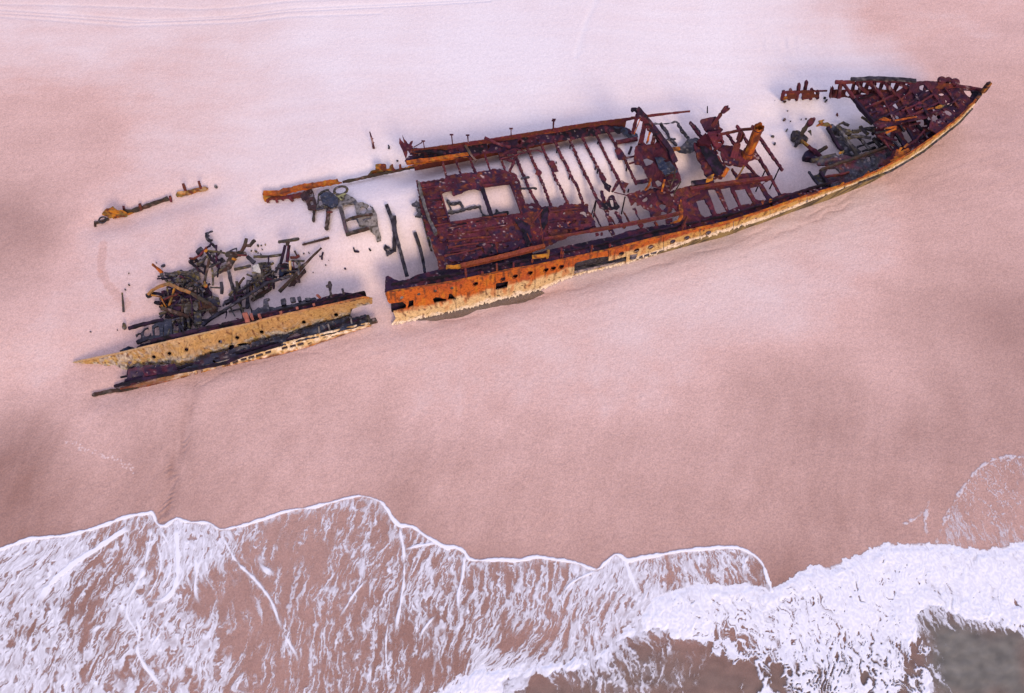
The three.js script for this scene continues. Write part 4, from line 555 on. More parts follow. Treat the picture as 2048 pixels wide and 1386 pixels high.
{ // engine casing: leaning girder, uprights and torn web
  const cas = (x, y) => 5 + 4.2 * clamp((345 - y) / 125);
  sheet('casing_plate', ship, { poly: [[...E('500,1060 600,1020 700,960 760,1000 900,1000 1000,900 1100,1000 1200,1080 1330,1382'), ...F('1400,440 1465,600 1440,660 1290,790 1200,860 1100,800 990,790 860,750 850,640 790,590 640,330 500,290 490,150')]], cut: [F('670,190 770,170 890,240 850,310 740,322'), F('928,640 990,592 1066,655 1040,722 970,756')], h: (x, y) => mixN(5.2, 6.4, clamp((360 - y) / 70)), dent: 0.5, rag: 2, pal: (x, y, z) => mixC(pal.deck(x, y, z), c.deep, 0.5), seed: 1, t: 0.1 });
  sheet('casing_sheet', ship, { poly: [F('920,150 1010,130 1180,200 1290,300 1400,440 1330,470 1120,530 1080,490 1000,330')], cut: [F('1090,200 1200,190 1260,240 1130,270')], h: 6.3, dent: 0.7, rag: 1.2, pal: pal.blue, seed: 2, mat: wetMetal });
  bar('leaning_girder', ship, lift(E('545,275 700,450 900,700 1100,960 1230,1130 1330,1382'), [9.6, 6]), 0.75, 0.5, { prof: IBEAM, pal: pal.margin, rough: 0.1 });
  sheet('girder_head', ship, { poly: [E('430,260 540,252 600,330 560,340 500,320 455,345 425,310')], h: 9.6, rag: 0.8, pal: pal.black, t: 0.2, seed: 3 });
  for (const [s, w] of [['560,400 470,750', 7], ['620,480 500,790', 2], ['720,520 690,700 620,1020', 10], ['860,620 760,960', 4], ['930,780 850,1060', 8], ['1010,900 960,1050', 6]]) sheet('casing_upright', ship, { lines: [[E(s), w]], h: (x, y) => 5.2 + (295 - y) / 11 + 0.3, t: 0.2, rag: 1.2, pal: w === 2 || w === 4 ? pal.hot : (x, y, z) => mixC(pal.beam(x, y, z), c.deep, 0.4), seed: w, step: 1.2 });
  sheet('casing_web', ship, { poly: [E('560,330 700,440 850,620 1040,900 960,960 860,760 760,720 700,560 600,500 540,480')], h: (x, y) => 5.6 + (295 - y) / 11, rag: 1, pal: pal.margin, pit: 0.45, pitF: 6, seed: 4 });
  sheet('side_ledge', ship, { poly: [E('0,640 200,650 400,690 440,740 560,790 590,860 400,960 140,1000 120,950 420,880 300,860 230,760')], h: 4.6, rag: 2, dent: 0.3, pal: pal.blue, seed: 5, mat: wetMetal });
  bar('cross_beam', ship, lift(E('130,970 560,900'), 4.9), 0.5, 0.4, { pal: pal.beam });
  bar('hook', ship, lift(E('380,1220 420,1120 440,1060'), [4.8, 5.6]), 0.3, 0.3, { pal: pal.black, rough: 0.3 });
  for (const s of ['330,1290 520,1250', '390,280 500,250']) bar('cross_beam', ship, lift((s[0] === '3' && s[1] === '3' ? E : F)(s), 4.9), 0.2, 0.2, { pal: pal.beam });
  sheet('cross_beam_plate', ship, { lines: [[F('540,660 800,610'), 7]], h: 4.8, t: 0.2, rag: 1.2, pal: pal.margin, seed: 2 });
  for (const [s, h0, h1] of [['1210,830 1290,620 1340,390', 5, 8], ['1130,540 1300,440', 6, 6.8], ['1190,640 1260,740', 6, 5.6], ['1180,630 1380,600', 6.2, 6.4], ['1290,930 1450,640', 4.8, 6.8], ['1290,600 1340,530', 6.2, 7]]) bar('broken_pipe', ship, lift(F(s), [h0, h1]), 0.2, 0.2, { pal: pal.wood, prof: HEX });
  for (const s of ['780,760 840,590', '1060,850 1120,600', '720,820 820,700']) bar('rust_strut', ship, lift(F(s), [4.9, 6.2]), 0.26, 0.2, { pal: pal.hot });
  sheet('fallen_plate', ship, { poly: [F('1000,800 1200,790 1290,1000 1300,1150 1150,1150 1000,1000 950,850')], h: 5, dent: 0.5, rag: 2, pal: (x, y, z) => mixC(pal.rail(x, y, z), c.deep, 0.5), seed: 5 });
  // fore casing: flap with spar, dark box, slanted plates, vent pipe
  sheet('casing_flap', ship, { poly: [G('182,470 220,440 480,396 540,470 545,600 620,640 560,700 300,690 262,650 200,520')], h: (x, y) => 5.4 + (265 - y) / 20, rag: 0.8, dent: 0.15, pal: (x, y, z) => mixC(pal.deck(x, y, z), c.plum, 0.5), seed: 3 });
  bar('spar', ship, lift(G('420,580 500,450 600,320 670,230'), [6, 9]), 0.5, 0.35, { pal: pal.rail, rough: 0.2 });
  sheet('spar_head', ship, { poly: [G('590,300 640,200 720,185 700,230 740,240 690,290 610,330')], h: 9, t: 0.3, rag: 0.8, pal: pal.beam, seed: 3 });
  sheet('box_casing', ship, { poly: [G('125,850 290,690 350,760 400,850 380,950 300,910 170,890')], h: (x, y) => 6.2, t: 1.6, rag: 0.8, dent: 0.2, pal: (x, y, z) => [0.05, 0.008, 0.014], seed: 4 });
  sheet('box_casing', ship, { poly: [G('310,700 560,640 620,760 640,860 500,980 430,900 350,780')], cut: [G('500,830 590,815 610,880 520,890'), G('480,720 530,715 525,775 490,770')], h: 6.4, t: 0.5, rag: 1.2, dent: 0.4, pal: (x, y, z) => mixC(pal.deck(x, y, z), [0.14, 0.02, 0.03], 0.5), seed: 5 });
  sheet('sloping_bulkhead', ship, { poly: [[...G('60,870 180,880 400,920 480,1000 560,1120 660,1260'), ...H('470,170 430,290 320,300 215,262 150,130 95,20')]], cut: [G('390,915 460,950 430,1025'), G('490,1090 530,1060 625,1225 600,1250')], h: (x, y) => 5.3, dent: 0.6, rag: 1.6, t: 0.3, pal: pal.deck, seed: 6 });
  sheet('bulkhead_trough', ship, { poly: [[...G('170,920 330,960 480,1120 600,1300'), ...H('440,180 360,270 300,200 200,60')]], h: 5.75, dent: 0.3, rag: 1, pal: pal.black, seed: 6 });
  sheet('orange_flap', ship, { poly: [H('202,350 222,275 315,235 290,320 240,345')], h: 5.6, rag: 0.8, pal: pal.gold, seed: 7 });
  bar('orange_strut', ship, lift(H('420,280 490,165'), [5.4, 6.2]), 0.5, 0.3, { pal: pal.hot });
  bar('orange_strut', ship, lift(H('570,360 690,145'), [4.9, 6.2]), 0.22, 0.22, { pal: pal.gold });
  sheet('platform', ship, { poly: [G('500,960 620,910 780,930 880,980 1000,1020 1180,1050 1265,1090 1280,1170 1100,1200 1060,1290 940,1310 680,1290 620,1230 560,1060')], h: 5.4, t: 0.25, dent: 0.3, rag: 1.6, pal: pal.deck, seed: 7, pit: 0.42 });
  bar('cross_rail', ship, lift(G('570,725 750,690 960,640 1150,625'), [6.8, 8.4]), 0.3, 0.3, { pal: pal.rail });
  bar('slanted_post', ship, lift(G('800,1160 880,900 960,690'), [5.4, 8.6]), 0.85, 0.5, { pal: pal.rail, prof: IBEAM, rough: 0.1 });
  for (const s of ['10,510 80,600 210,770', '870,570 930,640 1060,860', '690,700 830,900', '1150,565 1190,610', '1290,770 1500,1080 1710,1370', '1200,1020 1300,1200 1430,1386']) sheet('deck_beam', ship, { lines: [[G(s), 5]], h: (x) => dH(x) - 0.1, t: 0.3, rag: 1.6, pal: pal.beam, seed: s.length, step: 1.5 });
  for (const s of ['890,30 1050,300', '200,560 310,765', '340,430 492,725', '530,425 662,682', '725,430 842,640', '900,385 1002,560', '1045,300 1165,515', '700,80 880,290', '540,180 650,350']) sheet('deck_beam', ship, { lines: [[H(s), 4.2]], h: (x) => dH(x) + 0.02, t: 0.3, rag: 1.3, pal: pal.deck, seed: s.length + s.charCodeAt(1), step: 1.5 });
  for (const s of ['1050,590 1170,760 1240,900 1350,1000', '1390,580 1500,740 1600,870', '1650,560 1740,640 1840,770']) sheet('deck_beam', ship, { lines: [[E(s), 5]], h: 4.4, t: 0.3, rag: 1.8, pal: pal.slate, seed: s.length * 1.3, step: 1.5 });
  sheet('beam_shelf', ship, { lines: [[E('850,580 1050,590 1200,570 1350,550 1380,560'), 2.4], [E('1160,910 1340,890'), 4], [E('1570,860 1700,900 1800,900'), 4], [E('1460,560 1490,590 1480,640'), 2]], poly: [E('1200,1080 1460,1050 1600,900 1760,930 1860,880 1900,1000 1700,1180 1450,1180 1300,1130')], h: 4.5, dent: 0.3, rag: 2, pal: pal.slate, seed: 4, mat: wetMetal });
  bar('orange_strut', ship, lift(E('1200,1130 1430,1090'), 4.8), 0.45, 0.3, { pal: pal.gold });
  sheet('mid_deck_strip', ship, { poly: [H('600,250 780,220 900,270 880,310 660,350 620,300')], h: (x) => dH(x), rag: 1.6, seed: 9 });
  bar('deck_girder', ship, lift(H('0,440 320,385 700,335 1050,292'), (x) => dH(x) + 0.3), 0.5, 0.5, { pal: pal.rail, prof: IBEAM });
  bar('deck_girder', ship, lift(H('20,365 180,345 300,325'), (x) => dH(x) + 0.4), 0.8, 0.3, { pal: pal.margin });
  sheet('girder_plate', ship, { poly: [K('1560,390 1700,330 2048,250 2048,420 1900,500 1700,560')], h: (x) => dH(x) + 0.1, rag: 1.5, pal: pal.rail, seed: 3 });
  for (const s of ['910,580 940,570 960,600 925,640', '1020,560 1070,565 1040,605 1000,600']) sheet('torn_flap', ship, { poly: [H(s)], h: (x) => dH(x) + 0.5, rag: 1, pal: pal.hot, seed: s.length });
  // vent pipe: hollow, ragged mouth, dented
  const base = P(1495, 311, 5.3), n = 28, rows = 16, hh = 5.9, pos = [], idx = [];
  for (const r of [0.66, 0.6]) for (let j = 0; j <= rows; j++) for (let i = 0; i <= n; i++) { const a = i / n * 2 * Math.PI, y = j / rows, q = r * (1 + 0.09 * noise(Math.cos(a) * 1.5, Math.sin(a) * 1.5, y * 4) + (y < 0.08 ? 0.25 : 0)), top = j === rows ? 0.5 * noise(Math.cos(a) * 2, Math.sin(a) * 2, 9) : 0; pos.push(base.x + Math.cos(a) * q, base.y + y * hh + top, base.z + Math.sin(a) * q); }
  const lay = (rows + 1) * (n + 1); for (let l = 0; l < 2; l++) for (let j = 0; j < rows; j++) for (let i = 0; i < n; i++) { const a = l * lay + j * (n + 1) + i, b = a + n + 1; l ? idx.push(a, a + 1, b, a + 1, b + 1, b) : idx.push(a, b, a + 1, a + 1, b, b + 1); }
  for (let i = 0; i < n; i++) { const a = rows * (n + 1) + i, b = a + lay; idx.push(a, b, a + 1, a + 1, b, b + 1); }
  const g = new THREE.BufferGeometry(); g.setAttribute('position', new THREE.Float32BufferAttribute(pos, 3)); g.setIndex(idx); g.computeVertexNormals();
  const pipe = put('vent_pipe', paint(g, (x, y, z) => mixC(mixC(c.brown, c.orange, smooth(-0.3, 0.5, n2(x * 1.5, y * 0.3, z * 1.5))), c.yellow, 0.7 * smooth(0.1, 0.5, n4(x, y * 0.3, z)))), metal, ship);
  put('pipe_collar', paint(new THREE.TorusGeometry(0.72, 0.09, 8, 28).rotateX(Math.PI / 2).translate(base.x, base.y + 0.9, base.z), pal.rail), metal, pipe);
  put('pipe_band', paint(new THREE.TorusGeometry(0.69, 0.06, 8, 28).rotateX(Math.PI / 2).translate(base.x, base.y + hh - 0.4, base.z), pal.beam), metal, pipe);
}
{ // the bow
  const bh = (x) => along([[1690, 5.4], [1800, 5.7], [1970, 6.6]])(x), up = (x0, x1) => { const r = []; for (let x = x0; x <= x1; x += 8) r.push([x, topY(x) - 1.2]); return r; };
  sheet('bow_deck', ship, { poly: [[...J('40,350 170,330 320,320 480,300 600,300 700,250 820,170 920,165 1000,160 1180,158 1300,170 1450,200 1550,240 1680,270 1790,275 1830,280'), ...up(1860, 1966).reverse(), ...J('1180,870 1090,800 1100,650 1230,610 1100,640 900,690 700,720 560,770 420,800 330,750 320,690 180,520 90,420')]],
    cut: [J('1548,280 1600,265 1650,272 1684,300 1640,370 1590,330'), J('945,215 1010,195 1000,285 950,275'), J('565,460 620,440 665,500 650,535 600,505'), J('1110,640 1230,600 1260,650 1120,700')], pitF: 6, ell: [[1700 + 490 / 6.827, 140 + 485 / 6.827, 4, 3.2], [1700 + 1255 / 6.827, 140 + 325 / 6.827, 5.5, 2.8], [1700 + 1370 / 6.827, 140 + 460 / 6.827, 5.5, 2.8], [1700 + 1345 / 6.827, 140 + 580 / 6.827, 8, 5, 0.5], [1700 + 1060 / 6.827, 140 + 275 / 6.827, 3, 2], [1700 + 855 / 6.827, 140 + 258 / 6.827, 2.6, 2], [1700 + 650 / 6.827, 140 + 640 / 6.827, 4, 3]], pit: 0.4, h: bh, t: 0.15, dent: 0.35, rag: 1.5, pal: (x, y, z) => mixC(pal.deck(x, y, z), c.plum, 0.3), seed: 1 });
  sheet('lower_bow_deck', ship, { poly: [[...J('340,770 560,770 760,700 1100,640 1180,870'), ...up(1770, 1872).reverse(), ...J('400,1290 560,1160 600,1050 480,1000 420,940 340,860')]], cut: [J('585,930 640,880 720,1010 680,1060 600,1000'), J('700,835 780,815 800,850 860,950 800,990 740,920'), J('905,690 990,660 1020,700 1030,730 970,790'), J('980,750 1060,735 1080,755 1000,770'), J('480,840 560,830 560,870 500,890')], h: (x) => bh(x) - 1.3, t: 0.12, dent: 0.4, rag: 1.6, pal: pal.deck, seed: 2, pit: 0.5 });
  for (const s of ['640,870 760,1060', '790,800 890,960', '870,690 980,800', '1020,650 1090,730', '1210,620 1350,740']) sheet('bow_beam', ship, { lines: [[J(s), 4.4]], h: (x) => bh(x) - 1, t: 0.3, rag: 1.2, pal: pal.black, seed: s.length });
  for (const s of ['350,670 450,655 560,690', '610,692 760,665 910,640', '470,800 640,775', '980,545 1140,520', '490,860 630,800', '1540,600 1620,490 1700,440']) bar('deck_strake', ship, lift(J(s), (x) => bh(x) + 0.15), 0.22, 0.15, { pal: pal.hot, rough: 0.25 });
  sheet('rust_flake', ship, { poly: [J('370,665 480,645 560,690 440,690')], h: (x) => bh(x) + 0.12, pal: pal.hot, rag: 1, seed: 4 });
  sheet('yellow_plate', ship, { poly: [J('1150,530 1170,500 1220,480 1300,470 1280,500 1240,525')], cut: [J('1190,500 1240,490 1230,505 1200,510')], h: (x) => bh(x) + 0.4, pal: pal.gold, rag: 1, seed: 5 });
  for (const s of ['620,1170 800,1075', '640,1190 810,1095', '660,1130 700,1060', '600,1200 790,1110', '560,1250 760,1130', '620,1160 650,1090', '740,1060 790,1010']) bar('loose_strake', ship, lift(J(s), (x) => hTop(x) - 0.35), 0.3, 0.12, { pal: pal.hot, rough: 0.15 });
  ['120,400 330,330', '200,520 420,430 620,330', '260,600 480,520 700,400 820,300', '330,690 640,560 880,420 1010,300', '700,560 940,460 1150,330', '760,640 1000,560 1250,420', '1100,600 1350,480 1500,380', '420,360 520,520 600,700', '640,330 740,480 830,640', '860,300 960,450 1060,620', '1080,250 1190,400 1290,560', '1280,230 1380,360 1480,520', '540,560 600,620', '900,520 1040,500'].forEach((s, i) => bar('bow_rib', ship, lift(J(s), (x) => bh(x) + 0.18), i < 7 ? 0.24 : 0.3, 0.24, { pal: i % 3 ? pal.deck : pal.margin, rough: 0.35, prof: IBEAM }));
  ['350,860 640,800', '380,900 640,960', '460,960 560,1100', '520,900 700,1080', '800,760 960,720', '880,990 1020,820', '960,930 1180,790', '1000,860 1060,940', '760,1060 900,960', '690,760 740,840', '1140,760 1300,650'].forEach((s, i) => bar('fallen_rib', ship, lift(J(s), (x) => bh(x) - 1 + (i % 3) * 0.2), 0.26, 0.22, { pal: i % 3 ? pal.beam : pal.slate, rough: 0.35 }));
  for (const s of ['880,470 940,430 1000,470 960,540 890,530', '330,520 420,500 450,570 380,600', '1180,420 1260,400 1300,450 1220,470', '700,420 790,400 800,470 730,490']) sheet('loose_plate', ship, { poly: [J(s)], h: (x) => bh(x) + 0.3, dent: 0.6, rag: 1.5, pal: pal.deck, seed: s.charCodeAt(0) });
  // far bulwark of the bow: truss of frames and braces
  const low = (x) => bh(x);
  sheet('far_bow_bulwark', ship, { poly: [[...I('820,270 1150,275 1350,265 1500,270 1700,280'), ...J('600,270 560,330 400,350 160,340 60,300'), ...I('1440,340 1150,380 1110,390 1015,372 930,388 820,375')]], ell: [[1540 + 1065 / 6.827, 140 + 325 / 6.827, 5, 6], [1540 + 1620 / 6.827, 140 + 340 / 6.827, 4.4, 3], [1540 + 1310 / 6.827, 140 + 328 / 6.827, 2.2, 2]], h: (x, y) => bh(x) - 1 + (195 - y) / 12, rag: 1, pal: (x, y, z) => mixC(pal.rail(x, y, z), c.deep, 0.4), tv: [0, 0, -0.1], seed: 6 });
  for (const s of ['850,235 825,375', '975,140 930,388', '1150,170 1125,285', '1350,150 1290,300', '1430,160 1400,320', '1545,150 1490,290', '1630,165 1610,260', '1750,170 1690,305', '1830,160 1810,210', '1250,160 1215,320']) bar('bulwark_frame', ship, lift(I(s), [7.6, 5.3]), 0.5, 0.3, { pal: pal.beam, prof: IBEAM, rough: 0.15 });
  for (const s of ['985,170 1150,385', '1165,170 1340,320', '1360,165 1500,320 1560,380', '1560,165 1730,355', '1755,180 1920,270', '1330,160 1480,300']) bar('bulwark_brace', ship, lift(I(s), [7.4, 5.8]), 0.42, 0.3, { pal: pal.beam, rough: 0.15 });
  bar('top_rail', ship, lift(I('890,165 1000,168 1150,162'), 7.6), 0.45, 0.35, { pal: pal.rail });
  bar('top_rail', ship, lift([...I('1105,125 1270,125 1350,112 1560,118 1800,128'), ...J('900,150')], 7.9), 0.5, 0.35, { pal: pal.slate });
  bar('top_rail', ship, lift([...I('1180,150 1500,148 1900,160'), ...J('900,165')], 7.5), 0.4, 0.35, { pal: pal.beam });
  sheet('bow_side_plate', ship, { poly: [J('820,165 1030,152 1180,155 1210,200 1100,290 1020,200 950,200 900,330 800,300')], h: (x, y) => 6 + (185 - y) / 14, rag: 1, pal: (x, y, z) => mixC(pal.beam(x, y, z), c.plum, 0.5), seed: 7, tv: [0, -0.05, -0.1] });
  sheet('bow_side_plate', ship, { poly: [J('1160,170 1460,185 1480,225 1400,255 1250,260 1150,240')], h: (x, y) => 6.2 + (178 - y) / 12, rag: 0.8, pal: pal.rail, seed: 8 });
  bar('bow_rail', ship, lift(J('1440,215 1600,235 1800,272'), [7, 7]), 0.35, 0.35, { pal: pal.beam });
  for (const [u, v, r] of [[1235, 170, 0.62], [1330, 158, 0.48], [1415, 195, 0.62]]) { const [x, y] = J(u + ',' + v)[0], p = P(x, y, 6.6), m = put('mooring_bitt', paint(new THREE.LatheGeometry(scaled(r, [[0.7, -0.6], [0.72, 0.4], [1, 0.5], [1.05, 0.8], [0.9, 1.05], [0.5, 1.12], [0, 1.13]]).map((q) => new THREE.Vector2(...q)), 20).translate(p.x, p.y, p.z), pal.beam), metal, ship); }
  bar('stem_post', ship, lift(J('1700,440 1780,330 1830,280 1870,225 1905,175'), [6.4, 9]), 0.5, 0.6, { pal: (x, y, z) => mixC(pal.black(x, y, z), c.yellow, smooth(0.1, 0.5, n2(x, y, z)) * 0.7), rough: 0.1 });
  sheet('stem_gusset', ship, { poly: [J('1660,290 1800,278 1770,340 1720,400 1640,380 1690,310')], h: 6.6, t: 0.3, rag: 0.6, pal: pal.black, seed: 9 });
  // grey wreckage inside the bow
  bar('break_edge', ship, lift(I('1120,360 1250,530 1420,720'), 5.6), 0.35, 0.7, { pal: pal.black, rough: 0.2 });
  sheet('fallen_bulkhead', ship, { poly: [[...I('770,770 830,740 880,780 960,830 1010,900 1100,1040 1190,1190 1060,1180 1010,1080 920,990 850,890'), ]], h: gh(1.2), t: 0.5, dent: 0.5, rag: 1.6, pal: (x, y, z) => mixC(pal.slate(x, y, z), [0.45, 0.4, 0.42], smooth(0.2, 0.5, noise(x * 0.7, y, z * 4))), seed: 1, mat: wetMetal });
  bar('bulkhead_edge', ship, lift(I('790,780 850,900 940,1060 1000,1100'), 2.9), 0.4, 0.4, { pal: pal.black, rough: 0.25 });
  bar('bulkhead_edge', ship, lift(I('960,830 1070,990 1200,1190'), 3), 0.35, 0.4, { pal: pal.grey, rough: 0.25 });
  sheet('torn_flap', ship, { poly: [I('600,780 670,730 660,690 760,668 720,715 790,715 850,760 830,830 770,770 690,755')], h: 2.8, rag: 1, dent: 0.3, pal: pal.gold, seed: 2 });
  sheet('curved_frame', ship, { lines: [[I('930,790 1000,830 1120,830 1280,800 1440,780'), 3.6], [I('1000,870 1120,850 1300,820'), 2.5]], poly: [I('900,740 940,740 1010,800 1080,810 1060,870 980,850 930,800')], h: 2.9, t: 0.3, rag: 1.6, pal: pal.weed, seed: 3 });
  for (const s of ['1250,640 1330,690 1400,740', '1230,770 1260,810 1340,880', '1060,930 1200,900 1380,930', '1250,960 1370,1090', '1410,930 1510,1050', '1100,1030 1230,1130', '1050,960 1180,1120 1210,1190', '1310,800 1500,860']) bar('sunken_frame', ship, lift(I(s), 2.6), 0.42, 0.3, { pal: pal.weed, rough: 0.25 });
  ['880,800 1000,960 1140,1150', '1000,800 1120,930', '1130,820 1080,900', '1350,790 1480,900 1560,1000', '1190,1050 1330,1010 1480,960', '1260,1110 1440,1060', '1080,760 1000,720 940,740', '1300,1000 1200,920 1120,900', '1460,1090 1600,1000 1700,940', '1020,1120 1110,1170'].forEach((s, i) => bar('sunken_frame', ship, onSand(I(s), 1 + 0.25 * (i % 3)), 0.3, 0.24, { pal: i % 3 ? pal.slate : pal.weed, rough: 0.35 }));
  sheet('sunken_plate', ship, { poly: [I('1380,850 1540,840 1700,900 1660,1010 1560,1040 1480,980')], h: 3, dent: 0.5, rag: 2, pal: pal.margin, pit: 0.3, seed: 4 });
  sheet('side_deck', ship, { poly: [L('390,560 800,470 1000,480 1250,500 1420,430 1880,300 1930,350 1960,440 1850,600 1600,720 1300,900 900,1050 760,1080 700,1000 560,780 580,730 940,600 700,640 520,640 480,620')], cut: [L('720,700 860,710 930,780 930,830 640,860'), L('410,590 510,590 500,630 430,620'), L('1400,500 1480,490 1520,600 1440,590')], h: 3.9, t: 0.25, dent: 0.5, rag: 2, pal: (x, y, z) => mixC(pal.slate(x, y, z), pal.deck(x, y, z), smooth(-0.2, 0.3, n1(x * 1.5, y, z * 1.5))), seed: 5, mat: wetMetal });
  bar('deck_coaming', ship, lift(L('560,760 600,730 900,620 1100,560 1280,500 1440,440 1860,300'), 4.3), 0.3, 0.4, { pal: pal.wood, rough: 0.2 });
  bar('deck_coaming', ship, lift(L('400,575 640,510 850,465'), 4), 0.4, 0.4, { pal: pal.olive ?? pal.weed, rough: 0.25 });
  bar('deck_coaming', ship, lift(L('640,880 780,850 950,830 1100,790'), 4.3), 0.25, 0.3, { pal: pal.rail, rough: 0.2 });
  bar('deck_coaming', ship, lift(L('560,780 640,900 730,1050'), 4.2), 0.4, 0.4, { pal: pal.black, rough: 0.2 });
  bar('side_bar', ship, lift(L('350,780 430,890 560,1050'), [3.2, 4.2]), 0.3, 0.3, { pal: pal.slate, rough: 0.2 });
  sheet('side_deck', ship, { poly: [L('430,850 560,800 720,1060 600,1080 520,1000')], h: 3.6, rag: 2, dent: 0.3, pal: pal.weed, seed: 6 });
  sheet('orange_flap', ship, { poly: [L('900,440 930,400 990,390 1015,355 1000,420 940,450')], h: 4.4, rag: 0.8, pal: pal.gold, seed: 1 });
  bar('rust_strut', ship, lift(L('1400,840 1470,775'), [hTop(1735), hTop(1735) + 0.6]), 0.2, 0.2, { pal: pal.hot });
  bar('rust_strut', ship, lift(L('940,1030 1000,980'), [hTop(1685), hTop(1685) + 0.6]), 0.2, 0.2, { pal: pal.hot });
}

// ================================================================= THE STERN, broken away on the seaward side
const sTop = along([...S2('130,946 600,852 900,780 1500,640 2040,527'), ...S4('60,648 830,462 1300,362 1700,272 1745,290')]);
const sBot = along([...S2('130,950 280,962 400,962 470,988 560,972 640,1022 720,1012 900,982 1120,962 1220,1000 1400,945 1440,905 1600,880 1760,800'), ...S4('260,825 330,870 480,800 520,748 700,705 880,690 1030,622 1210,576 1310,550 1535,482 1542,402 1640,372 1750,345')]);
const sH = along([[140, 0.35], [300, 3.0], [450, 4.2], [745, 4.8]]);
const stern = thing('stern_wreck', 'ochre stern plating of the wreck, broken off, with a row of round portholes', 'shipwreck', PG(460, 690));
{
  const sHB = (x) => Math.max(0.05, sH(x) - (sBot(x) - sTop(x)) / 6.6), hh = (x, y) => mixN(sH(x), sHB(x), clamp((y - sTop(x)) / Math.max(2, sBot(x) - sTop(x)), -0.1, 1.1));
  const loop = []; for (let x = 145; x <= 745; x += 5) loop.push([x, sTop(x)]); for (let x = 745; x >= 145; x -= 5) loop.push([x, sBot(x) + 0.5]);
  const ports = [...S2('716,948 962,890 1122,855 1296,815 1642,733 1815,692'), ...S4('632,634 1064,534 1394,458')];
  const holes = [S2('1730,800 1760,765 1785,770 1780,800 1760,835 1735,830'), S2('1800,770 1830,755 1900,745 1950,765 1965,800 1930,825 1880,815 1850,785'), S4('300,770 340,770 350,800 310,835 296,820')];
  const cuts = [145, 232, 318, 404, 480, 560, 640, 746];
  const sT = [], sB = []; for (let x = 140; x <= 750; x += 10) { const a = P(x, sTop(x), sH(x)); sT.push([a.x, sH(x)]); sB.push([a.x, sHB(x)]); }
  const sTa = along(sT), sBa = along(sB);
  const sp = (x, y, z) => {                                          // sound ochre paint above, flaking and limed towards the ragged lower edge
    const v = clamp((sTa(x) - y) / Math.max(0.3, sTa(x) - sBa(x))) + 0.14 * n2(x * 0.8, y, z * 0.8), low = smooth(0.5, 0.8, v), far = smooth(-38, -52, x), w = Math.max(low, 0.8 * far);
    let k = mixC(pal.ochre(x, y, z), mixC([0.5, 0.45, 0.36], [0.3, 0.27, 0.25], smooth(-0.2, 0.3, n4(x, y, z))), 0.85 * w * smooth(-0.25, 0.15, n2(x + 7, y, z)));
    k = mixC(k, c.black, 0.8 * w * smooth(0.1, 0.02, Math.abs(noise(x * 1.1 + 3, y * 1.6, z * 1.1))));
    k = mixC(k, [0.45, 0.35, 0.08], 0.6 * w * smooth(0.3, 0.5, n3(x + 5, y, z)));
    return mixC(k, c.brown, 0.7 * smooth(0.36, 0.5, noise(x * 2.7 + 8, y * 0.8, z * 2.7)));
  };
  cuts.slice(0, -1).forEach((x0, i) => {
    const x1 = cuts[i + 1], p = sheet('hull_plate', stern, { poly: [loop], clipX: [x0 + 0.2, x1 - 0.2], cut: holes, ell: ports.map(([x, y]) => [x, y, 4.7, 4.2, -0.3]), h: (x, y) => hh(x, y) + (i % 2 ? 0.02 : 0), rag: 0.7, ragF: 5, tv: [0, -0.02, -0.12], pal: sp, step: 1.5, dent: 0.1, seed: i });
    if (p) for (const [x, y] of ports) if (x > x0 && x < x1) put('porthole_rim', barGeo([...Array(13).keys()].map((k) => { const a = x + 4.8 * Math.cos(k * Math.PI / 6), b = y + 4.4 * Math.sin(k * Math.PI / 6); return P(a, b, hh(a, b)).add(new THREE.Vector3(0, 0.03, 0.05)); }), 0.05, 0.05, { pal: pal.ochre, seg: 5 }), metal, p);
  });
  for (const [x0, x1] of [[300, 440], [442, 590], [592, 735]]) { const lp = []; for (let x = x0; x <= x1; x += 6) lp.push([x, sTop(x) + 3]); for (let x = x1; x >= x0; x -= 6) lp.push([x, sBot(x) + 12]); const m = sheet('inner_plating', stern, { poly: [lp], h: (x, y) => hh(x, y) + 0.1, rag: 1, tv: [0, 0, -0.1], pal: pal.black, seed: x0, step: 3 }); m.position.z -= 0.9; m.position.y += 0.3; }  // added black backing that gives the stern portholes their interior darkness
  const rim = []; for (let x = 150; x <= 738; x += 12) rim.push(P(x, sTop(x), sH(x) + 0.03)); bar('gunwale', stern, rim, 0.2, 0.12, { pal: (x, y, z) => mixC(pal.hot(x, y, z), c.cream, smooth(-12, -40, x) * 0.7) });
  // deck strip along the top
  sheet('deck_strip', stern, { poly: [[...S2('660,850 900,775 1000,740 1150,690 1400,640 1620,560 1700,530 1900,490 2040,450'), ...S4('330,500 470,490 700,440 840,400 1000,370 1200,300 1380,245 1500,228 1600,240 1690,262'), ...S4('1700,285 830,470 60,655'), ...S2('2040,530 1500,648 900,790 640,862')]], h: (x) => sH(x) - 0.25, rag: 1.4, dent: 0.2, pal: pal.margin, seed: 1 });
  sheet('deck_ledge', stern, { poly: [S4('505,450 560,400 650,370 760,380 870,360 960,345 1100,300 1180,280 1200,310 1000,380 870,400 740,440 620,480')], cut: [S4('720,440 790,420 860,405 860,420 760,445')], h: (x) => sH(x) - 0.9, rag: 1.8, dent: 0.2, pal: pal.slate, seed: 2, mat: wetMetal });
  for (const s of ['825,300 875,285 880,350 830,360', '920,280 970,275 980,320 925,330', '995,275 1030,268 1035,310 1000,318', '650,300 720,280 690,310 700,360 720,450 640,450', '1070,285 1140,280 1130,310 1080,320']) sheet('frame_end', stern, { poly: [S4(s)], h: (x) => sH(x) - 0.6, t: 0.4, rag: 0.8, pal: pal.slate, seed: s.charCodeAt(1), mat: wetMetal });
